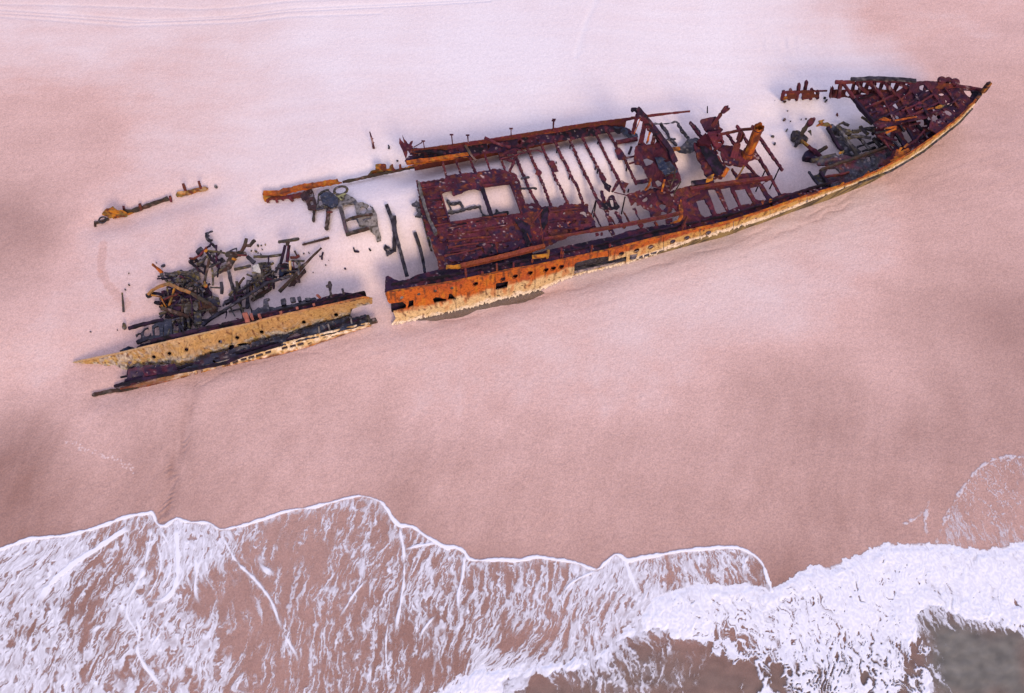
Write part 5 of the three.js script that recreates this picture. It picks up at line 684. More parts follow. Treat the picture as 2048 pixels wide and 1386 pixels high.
  sheet('mooring_post', stern, { poly: [S4('1285,155 1310,150 1310,115 1335,112 1350,140 1345,160 1340,200 1360,260 1330,270 1320,210 1310,165 1290,170')], h: (x, y) => 4.6 + (592 - y) / 10, t: 0.35, rag: 0.6, pal: pal.slate, seed: 3 });
  bar('short_post', stern, lift(S4('1470,240 1460,200'), [4.6, 5.4]), 0.4, 0.3, { pal: pal.slate });
  for (const [s, w] of [['490,530 460,435', 0.55], ['540,500 525,465', 0.45], ['620,490 605,460', 0.4], ['828,450 826,430', 0.25], ['998,400 994,388', 0.25], ['1170,370 1164,350', 0.25], ['1230,285 1200,255', 0.2]]) bar('rusty_post', stern, lift(S4(s), [4.3, 5.4]), w, 0.3, { pal: (x, y, z) => mixC(pal.rail(x, y, z), [0.4, 0.16, 0.12], 0.5), rough: 0.25 });
  // inside wall under the plating and the lower belt with its square ports
  sheet('inner_wall', stern, { poly: [[...S2('690,1090 700,1020 850,975 1000,970 1200,990 1400,930 1420,880 1700,830 2040,720'), ...S4('520,740 870,660 1210,560 1535,470 1560,485 1690,450 1735,470 1745,500 1800,490 1815,520 1740,545 1690,560 1300,660 830,775 380,910 0,1010'), ...S2('1700,950 1300,1040 1000,1100 700,1180 620,1180')]], cut: [S4('885,690 920,655 975,635 1030,650 1042,690 1000,705 940,735')], h: (x, y) => 1.1, rag: 1.8, ragF: 5, dent: 0.5, pit: 0.42, t: 0.2, pal: (x, y, z) => mixC(pal.blue(x, y, z), pal.margin(x, y, z), smooth(-30, -50, x)), seed: 4, mat: wetMetal });
  bar('stringer', stern, lift([...S2('560,1190 800,1130 1200,1050 1700,950'), ...S4('380,895 830,760')], 1.35), 0.35, 0.3, { pal: pal.black, rough: 0.25 });
  for (const s of ['1215,575 1225,640', '1540,480 1555,550', '1310,550 1330,620']) bar('inner_frame', stern, lift(S4(s), [1.8, 1.2]), 0.2, 0.2, { pal: pal.grey });
  for (const s of ['690,1080 700,1020 760,990', '620,1100 690,1085']) bar('inner_frame', stern, lift(S2(s), 0.8), 0.2, 0.2, { pal: pal.black });
  sheet('crumpled_plate', stern, { poly: [S2('860,1030 1000,990 1180,955 1205,1010 1100,1060 920,1080 860,1090')], h: 1.4, dent: 0.6, rag: 2, pal: pal.margin, seed: 6 });
  const bTop = along([...S2('330,1275 600,1220 820,1163 1200,1058 1600,958 2040,842'), ...S4('380,898 830,758 1300,640 1735,542')]), bBot = along([...S2('330,1290 600,1238 900,1192 1300,1092 1600,1012 2040,912'), ...S4('500,942 850,862 1100,792 1400,690 1745,575')]);
  const belt = []; for (let x = 240; x <= 742; x += 5) belt.push([x, bTop(x)]); for (let x = 742; x >= 240; x -= 5) belt.push([x, bBot(x)]);
  const sq = [...S2('1430,1037 1625,992 1710,964 1795,941 1880,917 1958,895 2034,876'), ...S4('612,872 697,845 865,800 950,780 1030,762')].map(([x, y], i) => [[x - 6.4, y - 1.2], [x + 5.6, y - 4.6], [x + 7, y + 1.4], [x - 5.4, y + 5]]).concat([S4('1095,755 1140,735 1150,740 1110,765'), S4('1250,695 1290,680 1290,695 1262,705'), S4('1340,680 1400,665 1395,678 1350,692'), S2('1330,1060 1390,1050 1370,1075 1320,1085')]);
  [240, 330, 420, 500, 580, 660, 743].slice(0, -1).forEach((x0, i, a) => sheet('belt_plate', stern, { poly: [belt], clipX: [x0 + 0.2, [330, 420, 500, 580, 660, 743][i] - 0.2], cut: sq, h: (x, y) => mixN(1.5, 0.15, clamp((y - bTop(x)) / Math.max(1, bBot(x) - bTop(x)))) * clamp((x - 190) / 130, 0.35, 1) + ground(P(x, y).x, P(x, y).z), rag: 0.9, ragF: 5, tv: [0, 0, -0.15], step: 1.3, dent: 0.08, seed: i, pal: (x, y, z) => { const v = y - ground(x, z); return mixC(mixC(pal.cream(x, y, z), pal.hot(x, y, z), smooth(0.55, 0.1, v + 0.25 * n2(x, y, z))), pal.rail(x, y, z), smooth(-34, -52, x + 4 * n1(x, y, z))); } }));
  const back = []; for (let x = 250; x <= 735; x += 12) back.push(P(x, (bTop(x) + bBot(x)) / 2, 0.6).add(new THREE.Vector3(0, 0, -0.9))); bar('back_bar', stern, back, 0.3, 1.1, { pal: pal.black });
  bar('keel_bar', stern, onSand(S2('330,1282 420,1262 520,1240 620,1232 800,1195'), 0.15), 0.4, 0.35, { pal: pal.wood, rough: 0.3 });
  bar('keel_bar', stern, onSand(S2('555,1192 640,1165 800,1140'), 0.3), 0.25, 0.3, { pal: pal.black, rough: 0.2 });
  sheet('end_frame', stern, { poly: [S4('1700,460 1730,455 1740,500 1800,488 1820,520 1760,540 1720,530')], h: 1.3, t: 0.5, rag: 1, pal: pal.wood, seed: 3 });
  // rings and floors lying inside the stern
  sheet('ring_frame', stern, { poly: [S2('770,660 830,640 860,600 900,585 930,640 930,700 870,720 800,740')], ell: [[...S2('890,642')[0], 7, 8, 0.3], [...S2('806,686')[0], 4.4, 6, 0.5]], h: 0.9, t: 0.2, rag: 0.5, pal: pal.slate, seed: 2, step: 1.2 });
  sheet('ring_frame', stern, { poly: [S2('940,570 1040,510 1140,500 1150,700 1080,710 950,690')], cut: [S2('960,590 1010,570 1020,670 965,670'), S2('1052,560 1062,560 1062,690 1052,690')], h: 1.1, t: 0.25, rag: 1.2, pal: (x, y, z) => mixC(pal.slate(x, y, z), c.blue, 0.3), seed: 3, mat: wetMetal });
  sheet('ring_frame', stern, { poly: [S2('1140,500 1240,480 1290,530 1280,640 1160,660')], ell: [[...S2('1205,560')[0], 10, 12, 0.2]], h: 1.0, t: 0.25, rag: 1, pal: pal.weed, seed: 4 });
  bar('floor_beam', stern, onSand(S2('700,600 830,560 1060,510'), 0.8), 0.4, 0.35, { pal: pal.black, rough: 0.25 });
  bar('floor_beam', stern, onSand(S2('785,745 900,700 1040,690'), 0.6), 0.5, 0.35, { pal: pal.slate, rough: 0.25 });
  sheet('sand_covered_ledge', stern, { poly: [S2('610,825 700,780 760,795 740,825 620,845')], h: 0.8, rag: 1, pal: pal.blue, seed: 5 });
  sheet('floor_plate', stern, { poly: [S2('760,800 830,760 960,720 1050,700 1180,690 1290,620 1420,600 1500,590 1300,670 1100,720 900,780')], h: (x) => sH(x) - 1, rag: 1.5, dent: 0.4, pal: pal.black, seed: 6 });
  sheet('floor_plate', stern, { poly: [M2('990,1080 1100,1010 1280,960 1500,940 1480,1060 1250,1110 1060,1120')], h: 2.2, rag: 1.5, dent: 0.4, pal: pal.weed, seed: 7 });
  for (const s of ['1370,430 1440,430 1450,550 1380,560', '1240,480 1260,480 1270,600 1250,610', '1300,500 1320,480 1330,590 1310,600']) sheet('standing_frame', stern, { poly: [S2(s)], h: 1.5, t: 0.3, rag: 1.2, pal: pal.weed, seed: s.charCodeAt(2) });
}

// ================================================================= LANDWARD REMAINS
{
  const a = thing('rail_fragment', 'low rusty strip of hull with a torn flap and a ring at its left end', 'wreckage', PG(300, 415));
  const gy0 = (x, y) => PG(x, y).y;
  sheet('torn_plate', a, { poly: [S1('425,455 460,400 540,370 600,415 640,410 690,440 690,480 560,490 500,490')], h: (x, y) => gy0(x, y) + 0.4 + clamp((432 - y) / 9, 0, 2), rag: 1.2, dent: 0.2, pal: pal.gold, seed: 1 });
  put('ring', paint(new THREE.TorusGeometry(0.52, 0.1, 8, 24).rotateX(Math.PI / 2).translate(...PG(...S1('436,512')[0], 0.35).toArray()), pal.slate), metal, a);
  bar('sunken_bar', a, onSand(S1('350,540 400,535 500,500'), 0.25), 0.3, 0.3, { pal: pal.wood, rough: 0.3 });
  bar('sunken_bar', a, onSand(S1('362,538 360,580'), 0.1), 0.3, 0.3, { pal: pal.wood, rough: 0.3 });
  bar('hull_strip', a, onSand(S1('620,430 740,420 850,385 980,335 1110,290'), 0.45), 0.3, 0.6, { pal: pal.wood, rough: 0.3 });
  bar('hull_strip', a, onSand(S1('540,490 680,455 840,395'), 0.2), 0.22, 0.3, { pal: pal.gold, rough: 0.3 });
  for (const s of ['660,420 650,375', '835,410 815,350', '1140,320 1125,270']) bar('frame_stub', a, onSand(S1(s), [0.2, 1]), 0.45, 0.3, { pal: pal.rail, rough: 0.3 });
  sheet('hull_strip_plate', a, { poly: [S1('1180,265 1205,220 1290,210 1400,185 1480,170 1515,182 1490,200 1380,225 1290,250 1230,265')], h: (x, y) => gy0(x, y) + 0.5, rag: 1.3, t: 0.3, pal: (x, y, z) => mixC(pal.gold(x, y, z), c.cream, 0.5 * smooth(0, 0.4, n2(x, y, z))), seed: 2 });
  for (const s of ['1285,205 1262,150', '1440,180 1422,122']) bar('frame_stub', a, onSand(S1(s), [0.6, 2]), 0.4, 0.35, { pal: pal.rail, rough: 0.15 });

  const b = thing('hull_fragment', 'landward strip of rusty hull with a grey deck piece pierced by oval holes', 'wreckage', PG(690, 380));
  bar('hull_strip', b, onSand(S3('240,285 400,290 560,245 720,215 900,185 1000,170'), 0.9), 0.7, 0.5, { pal: pal.hot, rough: 0.3 });
  bar('hull_strip', b, onSand(S3('250,340 380,335 560,320 640,305'), 0.4), 0.5, 0.4, { pal: pal.rail, rough: 0.35 });
  sheet('end_knob', b, { poly: [S3('228,290 260,265 320,272 315,320 270,350 240,345')], h: gh(0.7), t: 0.7, rag: 1.2, pal: pal.gold, seed: 1 });
  sheet('torn_plate', b, { poly: [S3('900,185 965,145 1000,165 1060,180 1000,195')], h: gh(1), rag: 0.8, pal: pal.hot, seed: 2 });
  for (const s of ['370,340 382,385', '500,330 545,370', '280,345 290,385', '450,335 440,355']) bar('frame_stub', b, onSand(S3(s), [0.6, 0.1]), 0.35, 0.3, { pal: pal.rail, rough: 0.3 });
  bar('hull_edge', b, onSand(S3('1050,175 1200,145 1330,115 1500,80 1690,40 1830,15'), 0.55), 0.16, 0.5, { pal: pal.wood, rough: 0.3 });
  for (const [u, v] of [[1125, 160], [1205, 140], [1350, 110], [1435, 90], [1500, 75], [1575, 60], [1650, 45], [1730, 30]]) { const [x, y] = [480 + u / 5.12, 330 + v / 5.12]; bar('frame_stub', b, onSand([[x, y - 1], [x + 0.5, y + 3]], [0.5, 0.2]), 0.22, 0.25, { pal: pal.wood }); }
  sheet('torn_plate', b, { poly: [A('70,625 110,575 160,560 155,510 190,500 270,505 270,555 300,560 300,520 335,500 345,540 360,560 400,560 400,500 420,500 425,545 520,520 700,485 800,480 480,540 300,585 130,625')], h: (x, y) => PG(x, 350).y + 0.3 + clamp((345 - y) / 9, 0, 1.8), rag: 1, dent: 0.2, tv: [0, -0.05, -0.1], pal: (x, y, z) => mixC(pal.rail(x, y, z), pal.gold(x, y, z), smooth(-0.2, 0.2, n1(x * 2, y, z))), seed: 3 });
  sheet('deck_piece', b, { poly: [S3('1000,330 1050,280 1100,300 1180,345 1200,380 1260,380 1360,430 1400,500 1410,600 1440,720 1440,770 1400,780 1390,720 1340,680 1320,640 1240,650 1190,690 1090,715 1060,650 1020,430 960,430 900,410')], cut: [M4('940,600 1160,555 1180,590 1220,800 1190,830 1090,850 1010,890 970,760'), M4('1010,905 1200,860 1250,950 1285,1050 1070,1115 1030,1000'), M4('1330,850 1500,820 1515,870 1340,905')], ell: [[590 + 1345 / 9.9, 350 + 692 / 9.9, 6.8, 7.8, -0.2], [590 + 1470 / 9.9, 350 + 655 / 9.9, 4.2, 5.6, -0.5]], h: gh(0.60), t: 0.25, rag: 1.1, ragF: 5, dent: 0.15, pal: (x, y, z) => mixC(mixC(pal.grey(x, y, z), mixC([0.3, 0.27, 0.24], c.weed, smooth(0.05, 0.4, noise(x * 2.6, y, z * 2.6))), 0.6), c.blue, 0.9 * smooth(0.2, 0.4, noise(x * 0.5 + 2, z * 0.5, 7))), seed: 4, step: 1.4 });
  put('deck_ring', paint(new THREE.TorusGeometry(0.72, 0.16, 8, 24).scale(1.25, 0.95, 1).rotateX(Math.PI / 2).rotateY(0.25).translate(...PG(...M4('905,305')[0], 1).toArray()), pal.weed), metal, b);
  sheet('dark_plate', b, { poly: [M4('490,410 560,360 680,310 760,370 850,450 850,560 800,630 700,630 620,590 540,560 500,480')], h: gh(0.80), t: 0.3, dent: 0.5, rag: 1.4, pal: pal.blue, seed: 5, mat: wetMetal });
  sheet('yellow_plate', b, { poly: [M4('790,400 900,390 980,350 1040,350 960,410 1000,480 900,500 860,450')], ell: [[590 + 925 / 9.9, 350 + 450 / 9.9, 2.4, 2.2]], h: gh(0.85), rag: 1, pal: (x, y, z) => mixC(pal.weed(x, y, z), [0.42, 0.4, 0.16], smooth(-0.2, 0.3, n2(x, y, z))), seed: 6 });
  sheet('frame_cluster', b, { poly: [M4('100,400 240,260 340,270 420,560 400,700 340,680 260,690 200,480 140,510')], cut: [M4('270,370 340,330 370,420 290,450'), M4('285,500 340,480 360,580 310,600')], h: gh(0.60), t: 0.3, rag: 1.6, dent: 0.3, pal: (x, y, z) => mixC(pal.wood(x, y, z), pal.margin(x, y, z), 0.5), seed: 7 });
  sheet('frame_leg', b, { lines: [[M4('380,660 370,760 360,890'), 5]], h: gh(0.40), t: 0.25, rag: 1.4, pal: pal.wood, seed: 8 });
  sheet('frame_leg', b, { lines: [[M4('660,600 660,700 640,900 620,1050'), 7.5]], poly: [M4('580,1050 620,1010 665,1060')], h: gh(0.50), t: 0.25, rag: 1, pal: (x, y, z) => mixC(pal.wood(x, y, z), c.maroon, smooth(-20, -28, z) * 0.6 + 0.1), seed: 9 });
  bar('cross_piece', b, onSand(M4('640,735 740,732'), 0.9), 0.2, 0.2, { pal: pal.rail });
  sheet('frame_leg', b, { lines: [[M4('440,680 540,650 630,630'), 3.2], [M4('440,660 450,560 470,380 560,310 660,280'), 3]], ell: [], h: gh(0.60), t: 0.2, rag: 1.2, pal: pal.weed, seed: 10 });
  sheet('frame_web', b, { poly: [M4('430,640 460,500 500,470 540,500 545,580 600,590 600,620')], ell: [[590 + 495 / 9.9, 350 + 552 / 9.9, 4.2, 6.2, 0.1]], h: gh(0.65), t: 0.2, rag: 0.8, pal: pal.grey, seed: 11 });
  bar('cross_piece', b, onSand(M4('1015,905 1100,855 1250,820 1540,775'), 1.1), 0.28, 0.25, { pal: pal.wood, rough: 0.2 });
  bar('edge_bar', b, onSand(M4('1010,1180 1240,1120 1470,1055'), 0.9), 0.42, 0.35, { pal: pal.wood, rough: 0.15 });
  bar('edge_bar', b, onSand(M4('890,640 960,900 1030,1150'), 0.9), 0.38, 0.3, { pal: (x, y, z) => mixC(pal.margin(x, y, z), c.grey, 0.3), rough: 0.15 });

  const d = thing('bulwark_fragment', 'brown strip of bulwark with upright frames, left of the bow on its far side', 'wreckage', PG(1600, 195));
  sheet('bulwark_plate', d, { poly: [I('150,330 190,290 380,285 480,280 640,282 650,375 560,385 480,400 380,395 260,400 180,412 150,400')], cut: [I('390,400 400,330 430,315 445,400'), I('605,300 640,295 640,340 605,335')], ell: [[1540 + 215 / 6.827, 140 + 345 / 6.827, 2.4, 3]], h: (x, y) => PG(x, 201).y + 0.1 + (202 - y) / 8.4, tv: [0, 0, -0.1], rag: 0.7, pal: pal.rail, seed: 1, step: 1.5 });
  bar('top_bar', d, lift(I('600,288 780,284'), 3.2), 0.22, 0.2, { pal: pal.rail });
  for (const [s, t] of [['160,410 190,290', 3.4], ['255,400 282,265', 3.4], ['360,405 400,190', 5], ['450,390 500,155', 5.2], ['552,395 572,265', 3.4], ['645,385 650,285', 3]]) { const [p, q] = I(s), g0 = PG(...p, 0.1); bar('frame', d, [g0, P(q[0], q[1], g0.y + (p[1] - q[1]) / 8.6)], 0.5, 0.35, { pal: pal.beam, rough: 0.2 }); }
  sheet('orange_patch', d, { poly: [I('180,400 190,370 240,365 245,385 210,400 185,420')], h: (x, y) => PG(x, 201).y + 0.2 + (202 - y) / 8.4, rag: 0.6, pal: pal.gold, tv: [0, 0, -0.1], seed: 3 });
}

// ================================================================= PIECES STANDING OR LYING APART
const spike = (name, label, cat, strs, mk) => { const p = strs, o = thing(name, label, cat, PG(...p[0])); mk(o); return o; };
{
  spike('broken_derrick', 'broken machine on a bent pole with dark clawed head, in the sand below the bow', 'wreckage', I('430,900'), (o) => {
    sheet('machine_body', o, { poly: [I('300,830 400,820 430,850 480,890 545,945 490,950 440,940 390,1000 355,990 360,940 320,920')], h: gh(1.1), t: 0.9, rag: 1.4, dent: 0.4, pal: pal.slate, seed: 1 });
    bar('pole', o, onSand(I('430,880 470,810 530,730 570,680'), [1.2, 3]), 0.55, 0.4, { pal: pal.wood, rough: 0.2 });
    sheet('claw_head', o, { poly: [I('510,720 540,660 570,640 580,655 605,640 628,660 600,720 560,750 530,755')], h: (x, y) => PG(...I('430,880')[0]).y + 3.2, t: 0.4, rag: 0.7, pal: pal.beam, seed: 2 });
    bar('shaft', o, onSand(I('420,960 520,1040'), 0.9), 0.4, 0.35, { pal: pal.gold, rough: 0.2 });
    sheet('blade', o, { poly: [I('510,830 560,810 575,915 545,870')], h: gh(0.8), rag: 0.5, pal: pal.weed, seed: 3 });
  });
  spike('winch_remains', 'maroon winch lump with a short stub pipe, beside the grey deck under the bow', 'wreckage', I('580,1130'), (o) => {
    sheet('winch_base', o, { poly: [I('460,1130 510,1100 560,1060 640,1080 700,1180 640,1220 560,1200 480,1190')], h: gh(1.1), t: 1, rag: 1.5, dent: 0.4, pal: (x, y, z) => mixC(pal.blue(x, y, z), pal.margin(x, y, z), 0.6), seed: 1 });
    bar('winch_shaft', o, onSand(I('520,1040 600,1100 700,1190'), 1.4), 0.7, 0.5, { pal: pal.beam, prof: HEX });
    bar('stub_pipe', o, onSand(I('650,1130 720,1080 780,1045'), [1.2, 1.7]), 0.6, 0.5, { pal: pal.wood, prof: HEX, rough: 0.2 });
  });
  const simple = (name, label, s, h, w, pf, o2 = {}) => spike(name, label, o2.cat ?? 'wreckage', s, (o) => { const b = bar('shaft', o, onSand(s, h), w, w * 0.8, { pal: pf, rough: o2.rough ?? 0.16, taper: o2.taper ?? 0.5, prof: o2.prof }); for (const t of o2.knobs ?? []) { const p = s[0].map((v, k) => mixN(v, s[s.length - 1][k], t)); bar('spur', b, onSand([p, [p[0] + (o2.kx ?? 4), p[1] + (o2.ky ?? 1)]], Array.isArray(h) ? mixN(h[0], h[1], t) : h), w * 0.6, w * 0.5, { pal: pf, taper: 0.4 }); } });
  simple('iron_post', 'maroon spiked post standing alone landward of the torn hull corner', A('140,335 125,260 100,172'), [0, 2.6], 0.42, pal.beam, { knobs: [0.35, 0.6] });
  simple('iron_hook', 'tiny curled iron hook just right of the lone maroon post', A('296,345 300,325 290,308'), 0.15, 0.24, pal.black);
  simple('iron_post', 'thin dark stake with a crumpled foot above the raised casing flap', G('320,330 322,210'), [0.2, 2], 0.2, pal.black, { taper: 0.7 });
  simple('leaning_rib', 'long grey timber-like beam leaning down to the broken corner of the orange hull', S3('1500,410 1560,560 1610,760 1660,950 1710,1140'), [0.4, 2], 0.5, pal.slate, { taper: 0.9, knobs: [0.4] });
  simple('flat_rib', 'grey flat beam lying against the long leaning beam', S3('1575,520 1585,700 1580,890'), [0.5, 0.3], 0.6, pal.slate, { taper: 0.8 });
  simple('leaning_rib', 'shorter dark pointed beam between the long leaning beam and the red deck', S3('1790,690 1840,830 1870,960 1895,1100'), [0.5, 2.2], 0.46, pal.slate, { taper: 0.8 });
  spike('bent_plate', 'dark triangular bent plate at the foot of the flat grey beam', 'wreckage', S3('1520,870'), (o) => { sheet('plate', o, { poly: [S3('1485,805 1560,870 1590,890 1560,905 1500,930 1490,880 1470,855')], cut: [S3('1510,850 1545,885 1505,880')], h: gh(0.6), t: 0.2, dent: 0.5, rag: 1, pal: pal.slate, seed: 2 }); });
  simple('thorny_bar', 'thin barbed bar alone on the sand above the right end of the tangle', S3('640,815 780,780 910,745'), 0.2, 0.22, pal.wood, { knobs: [0.1, 0.5, 0.9], taper: 1.3, kx: -3, ky: -3 });
  simple('iron_stake', 'tall thin dark stake in the sand left of the tangle', S2('652,430 645,330 636,232'), [0, 1.6], 0.3, pal.weed);
  simple('iron_stake', 'short dark stump below the tall thin stake', S2('660,600 655,545'), [0, 0.8], 0.4, pal.weed, { taper: 0.8 });
  simple('orange_plate', 'bright orange upright blade at the left top of the tangle', S1('1050,1055 1000,1010 945,965'), [0.4, 2.2], 0.5, pal.hot, { taper: 0.5 });
}

// ================================================================= THE TANGLE of fallen frames inside the stern
{
  const bars = (o, list) => list.forEach(([tl, s, w, h, pf, extra]) => bar('frame_bar', o, onSand(tl(s), h), w * 0.72, w * 0.6, { pal: pf, rough: 0.16, ...extra }));
  const left = thing('tangled_frames', 'dark heap of collapsed frames under the curved orange beam, left half of the tangle', 'wreckage', PG(370, 590));
  sheet('crushed_plate', left, { poly: [M1('540,1010 620,990 780,950 960,920 1060,950 1200,890 1280,880 1300,960 1350,1110 1240,1150 1100,1140 1020,1200 940,1170 800,1190 720,1200 640,1180 580,1110')], cut: [M1('640,1060 760,1040 740,1130 650,1150'), M1('900,1100 1000,1080 960,1130')], h: gh(0.7), t: 0.2, dent: 0.6, rag: 2, pal: pal.weed, seed: 1, pit: 0.3 });
  sheet('crushed_plate', left, { poly: [M2('560,220 800,160 1020,240 1250,270 1300,380 1200,420 990,480 960,640 800,640 700,560 620,740 580,540 560,380')], h: gh(0.6), t: 0.2, dent: 0.7, rag: 2, pal: pal.margin, seed: 2, pit: 0.32 });
  sheet('crushed_plate', left, { poly: [M2('990,500 1100,450 1280,440 1300,560 1240,640 1100,680 1000,660')], h: gh(1), t: 0.2, dent: 0.3, rag: 1.4, pal: pal.grey, seed: 3 });
  sheet('crushed_plate', left, { poly: [M2('1280,450 1340,430 1480,490 1600,560 1690,640 1660,700 1540,660 1440,560 1380,600 1300,600')], h: gh(1), t: 0.2, dent: 0.4, rag: 1.6, pal: pal.wood, seed: 4 });
  sheet('ring_plate', left, { poly: [M2('1010,160 1100,80 1240,20 1360,60 1400,140 1380,260 1270,290 1100,230')], cut: [M2('1080,160 1180,90 1330,60 1380,170 1330,260 1200,240 1110,210')], h: gh(0.9), t: 0.2, rag: 1.2, pal: pal.wood, seed: 5 });
  sheet('crushed_plate', left, { poly: [M2('1400,150 1500,140 1590,300 1560,400 1440,400 1300,360 1380,260')], h: gh(0.7), dent: 0.6, rag: 2, t: 0.2, pal: pal.black, seed: 6 });
  sheet('crushed_plate', left, { poly: [M2('1400,400 1560,330 1700,340 1720,480 1680,620 1580,520')], h: gh(0.7), dent: 0.6, rag: 2, t: 0.2, pal: pal.weed, seed: 7, pit: 0.3 });
  bars(left, [[M2, '560,330 500,280 300,270', 0.5, 0.7, pal.black], [M2, '600,620 610,500 570,230', 0.5, 0.6, pal.margin], [M2, '690,550 770,300 810,160', 0.28, [0.6, 1.6], pal.gold], [M2, '520,350 640,560', 0.24, [1.2, 0.8], pal.gold], [M2, '330,310 540,350', 0.24, [1.4, 1.2], pal.gold], [M2, '540,520 560,560', 0.4, 1, pal.gold], [M2, '400,460 540,480', 0.6, 0.5, pal.margin], [M2, '860,560 940,400 960,330', 0.3, [0.8, 1.6], pal.slate], [M2, '970,680 975,480 965,390', 0.3, [0.8, 2], pal.wood], [M2, '600,400 720,340 860,300', 0.26, [1, 1.5], pal.rail], [M2, '1100,430 1300,370', 0.3, 1, pal.black], [M2, '780,540 900,420', 0.3, 0.9, pal.margin], [M2, '620,760 900,740 960,760', 0.4, 0.5, pal.black], [M2, '620,640 780,740', 0.5, 0.6, pal.margin], [M2, '690,240 1000,230', 0.3, 1, pal.margin], [M2, '1270,160 1280,330', 0.26, [1.6, 0.6], pal.slate], [M2, '1330,160 1420,110', 0.26, [0.7, 1.1], pal.black],
    [M1, '540,1000 580,1110', 0.5, 0.6, pal.weed], [M1, '1300,900 1430,1010 1440,830', 0.4, 0.8, pal.black], [M1, '1120,760 1280,880 1340,960', 0.45, 0.7, pal.margin], [M2, '530,760 560,690 600,640', 0.35, 0.5, pal.weed], [M2, '820,880 760,800 760,760', 0.3, 0.5, pal.wood], [M2, '1000,760 1010,960', 0.26, 0.6, pal.slate], [M2, '1090,820 1090,980', 0.26, 0.6, pal.slate], [M2, '1140,760 1150,940', 0.22, 0.6, pal.slate], [M2, '1540,150 1760,160', 0.26, 0.9, pal.weed], [M2, '1520,650 1600,760', 0.26, 0.6, pal.wood]]);
  spike('curved_rib', 'curved orange rusted beam arching over the left of the tangle', 'spar', M2('700,120'), (o) => { bar('beam', o, onSand(M2('270,310 360,210 500,130 620,95 700,90 800,120 900,180 1000,210 1130,260'), [1, 2.2]), 0.36, 0.28, { pal: (x, y, z) => mixC(pal.gold(x, y, z), [0.36, 0.19, 0.08], 0.5), rough: 0.2 }); bar('beam_end', o, onSand(M2('1120,255 1260,340 1420,430 1580,520 1660,600'), [2, 1]), 0.4, 0.3, { pal: pal.wood, rough: 0.2 }); sheet('beam_foot', o, { poly: [M2('205,285 260,265 320,275 330,310 280,340 230,350')], h: gh(1.1), t: 0.4, rag: 0.8, pal: pal.slate, seed: 1 }); });
  const lone = (tl, label, s, h, w, pf, o2 = {}) => spike(o2.name ?? 'fallen_spar', label, o2.cat ?? 'spar', tl(s), (o) => { bar('shaft', o, onSand(tl(s), h), w * 0.8, w * 0.65, { pal: pf, rough: 0.18, prof: o2.prof, taper: o2.taper }); });
  lone(M2, 'brown and white-edged straight beam lying below the curved orange beam', '530,580 700,620 900,690 1110,770', [1.2, 0.8], 0.55, pal.wood, { prof: IBEAM });
  lone(M3, 'longest straight grey spar slanting up from the stern plating through the tangle', '60,1400 130,1366 400,1200 700,1010 880,890 1060,840 1310,765', [1.6, 1.4], 0.42, pal.slate);
  lone(M2, 'lower end of the slanting grey spar resting on the stern plating', '1370,930 1560,790 1700,700 1860,620', [1.5, 1.8], 0.5, pal.slate);
  const mid = thing('tangled_frames', 'fan of rusty bars spreading from an orange joint at the top of the tangle', 'wreckage', PG(410, 510));
  bars(mid, [[M1, '1440,530 1590,540 1700,550 1850,580', 0.3, [1.6, 0.8], pal.weed], [M1, '1460,550 1560,680 1650,800 1740,910', 0.42, [1.6, 0.7], pal.black], [M1, '1120,680 1200,690 1330,620 1400,540 1470,450', 0.3, [0.8, 1.8], pal.rail], [M1, '1460,470 1530,430 1560,380', 0.3, 0.8, pal.black], [M1, '1480,600 1520,740 1580,900 1600,1100 1590,1240', 0.32, [1.5, 0.6], pal.weed], [M1, '1520,700 1480,900 1420,1180 1440,1260', 0.36, [1.5, 0.7], pal.wood], [M1, '1590,720 1830,710', 0.3, 0.9, pal.slate], [M1, '1550,810 1700,790 1850,730', 0.3, 0.9, pal.slate], [M1, '1320,840 1400,740 1460,640', 0.34, [0.6, 1.2], pal.slate], [M1, '1240,700 1300,760 1300,850', 0.5, 0.6, pal.margin], [M1, '1350,830 1470,850', 0.36, 0.8, pal.black], [M1, '1600,1040 1720,960 1850,860', 0.5, 0.9, pal.weed]]);
  sheet('joint_plate', mid, { poly: [M1('1400,1190 1430,1130 1440,1200 1490,1220 1480,1270 1440,1260 1460,1300 1400,1260')], h: gh(1.4), rag: 0.8, pal: pal.gold, seed: 1 });
  sheet('clenched_plate', mid, { poly: [M1('1090,740 1150,690 1250,720 1180,770 1150,800')], h: gh(0.8), t: 0.4, rag: 1.2, pal: pal.margin, seed: 2 });
  sheet('drum', mid, { poly: [M1('1230,540 1290,470 1350,440 1390,480 1370,560 1320,610 1260,590')], h: gh(1.1), t: 0.6, rag: 0.5, pal: pal.slate, seed: 3 });
  sheet('joint_plate', mid, { poly: [M1('1400,540 1440,500 1490,480 1480,540 1440,560')], h: gh(1.9), rag: 0.8, pal: pal.gold, seed: 4 });
  sheet('crooked_plate', mid, { poly: [M1('1430,160 1540,120 1600,115 1490,180 1540,220 1500,240 1550,300 1600,290 1560,340 1620,380 1660,460 1640,480 1560,400 1520,350 1480,330 1440,240')], h: gh(0.7), t: 0.2, rag: 1.2, dent: 0.4, pal: pal.slate, seed: 5 });
  const cen = thing('tangled_frames', 'broad dark frames with a hooked upright, top middle of the tangle', 'wreckage', PG(470, 510));
  sheet('buckled_frame', cen, { poly: [M3('120,310 330,290 480,310 510,360 330,380 240,440 300,470 200,600 150,660 60,680 0,720 0,620 110,540 160,420 100,380')], h: gh(1), t: 0.25, dent: 0.5, rag: 1.8, pal: pal.wood, seed: 1 });
  sheet('triangle_plate', cen, { poly: [M3('150,300 320,225 325,300 250,320')], cut: [M3('220,290 300,260 305,295 240,305')], h: gh(1.2), rag: 0.6, pal: pal.slate, seed: 2 });
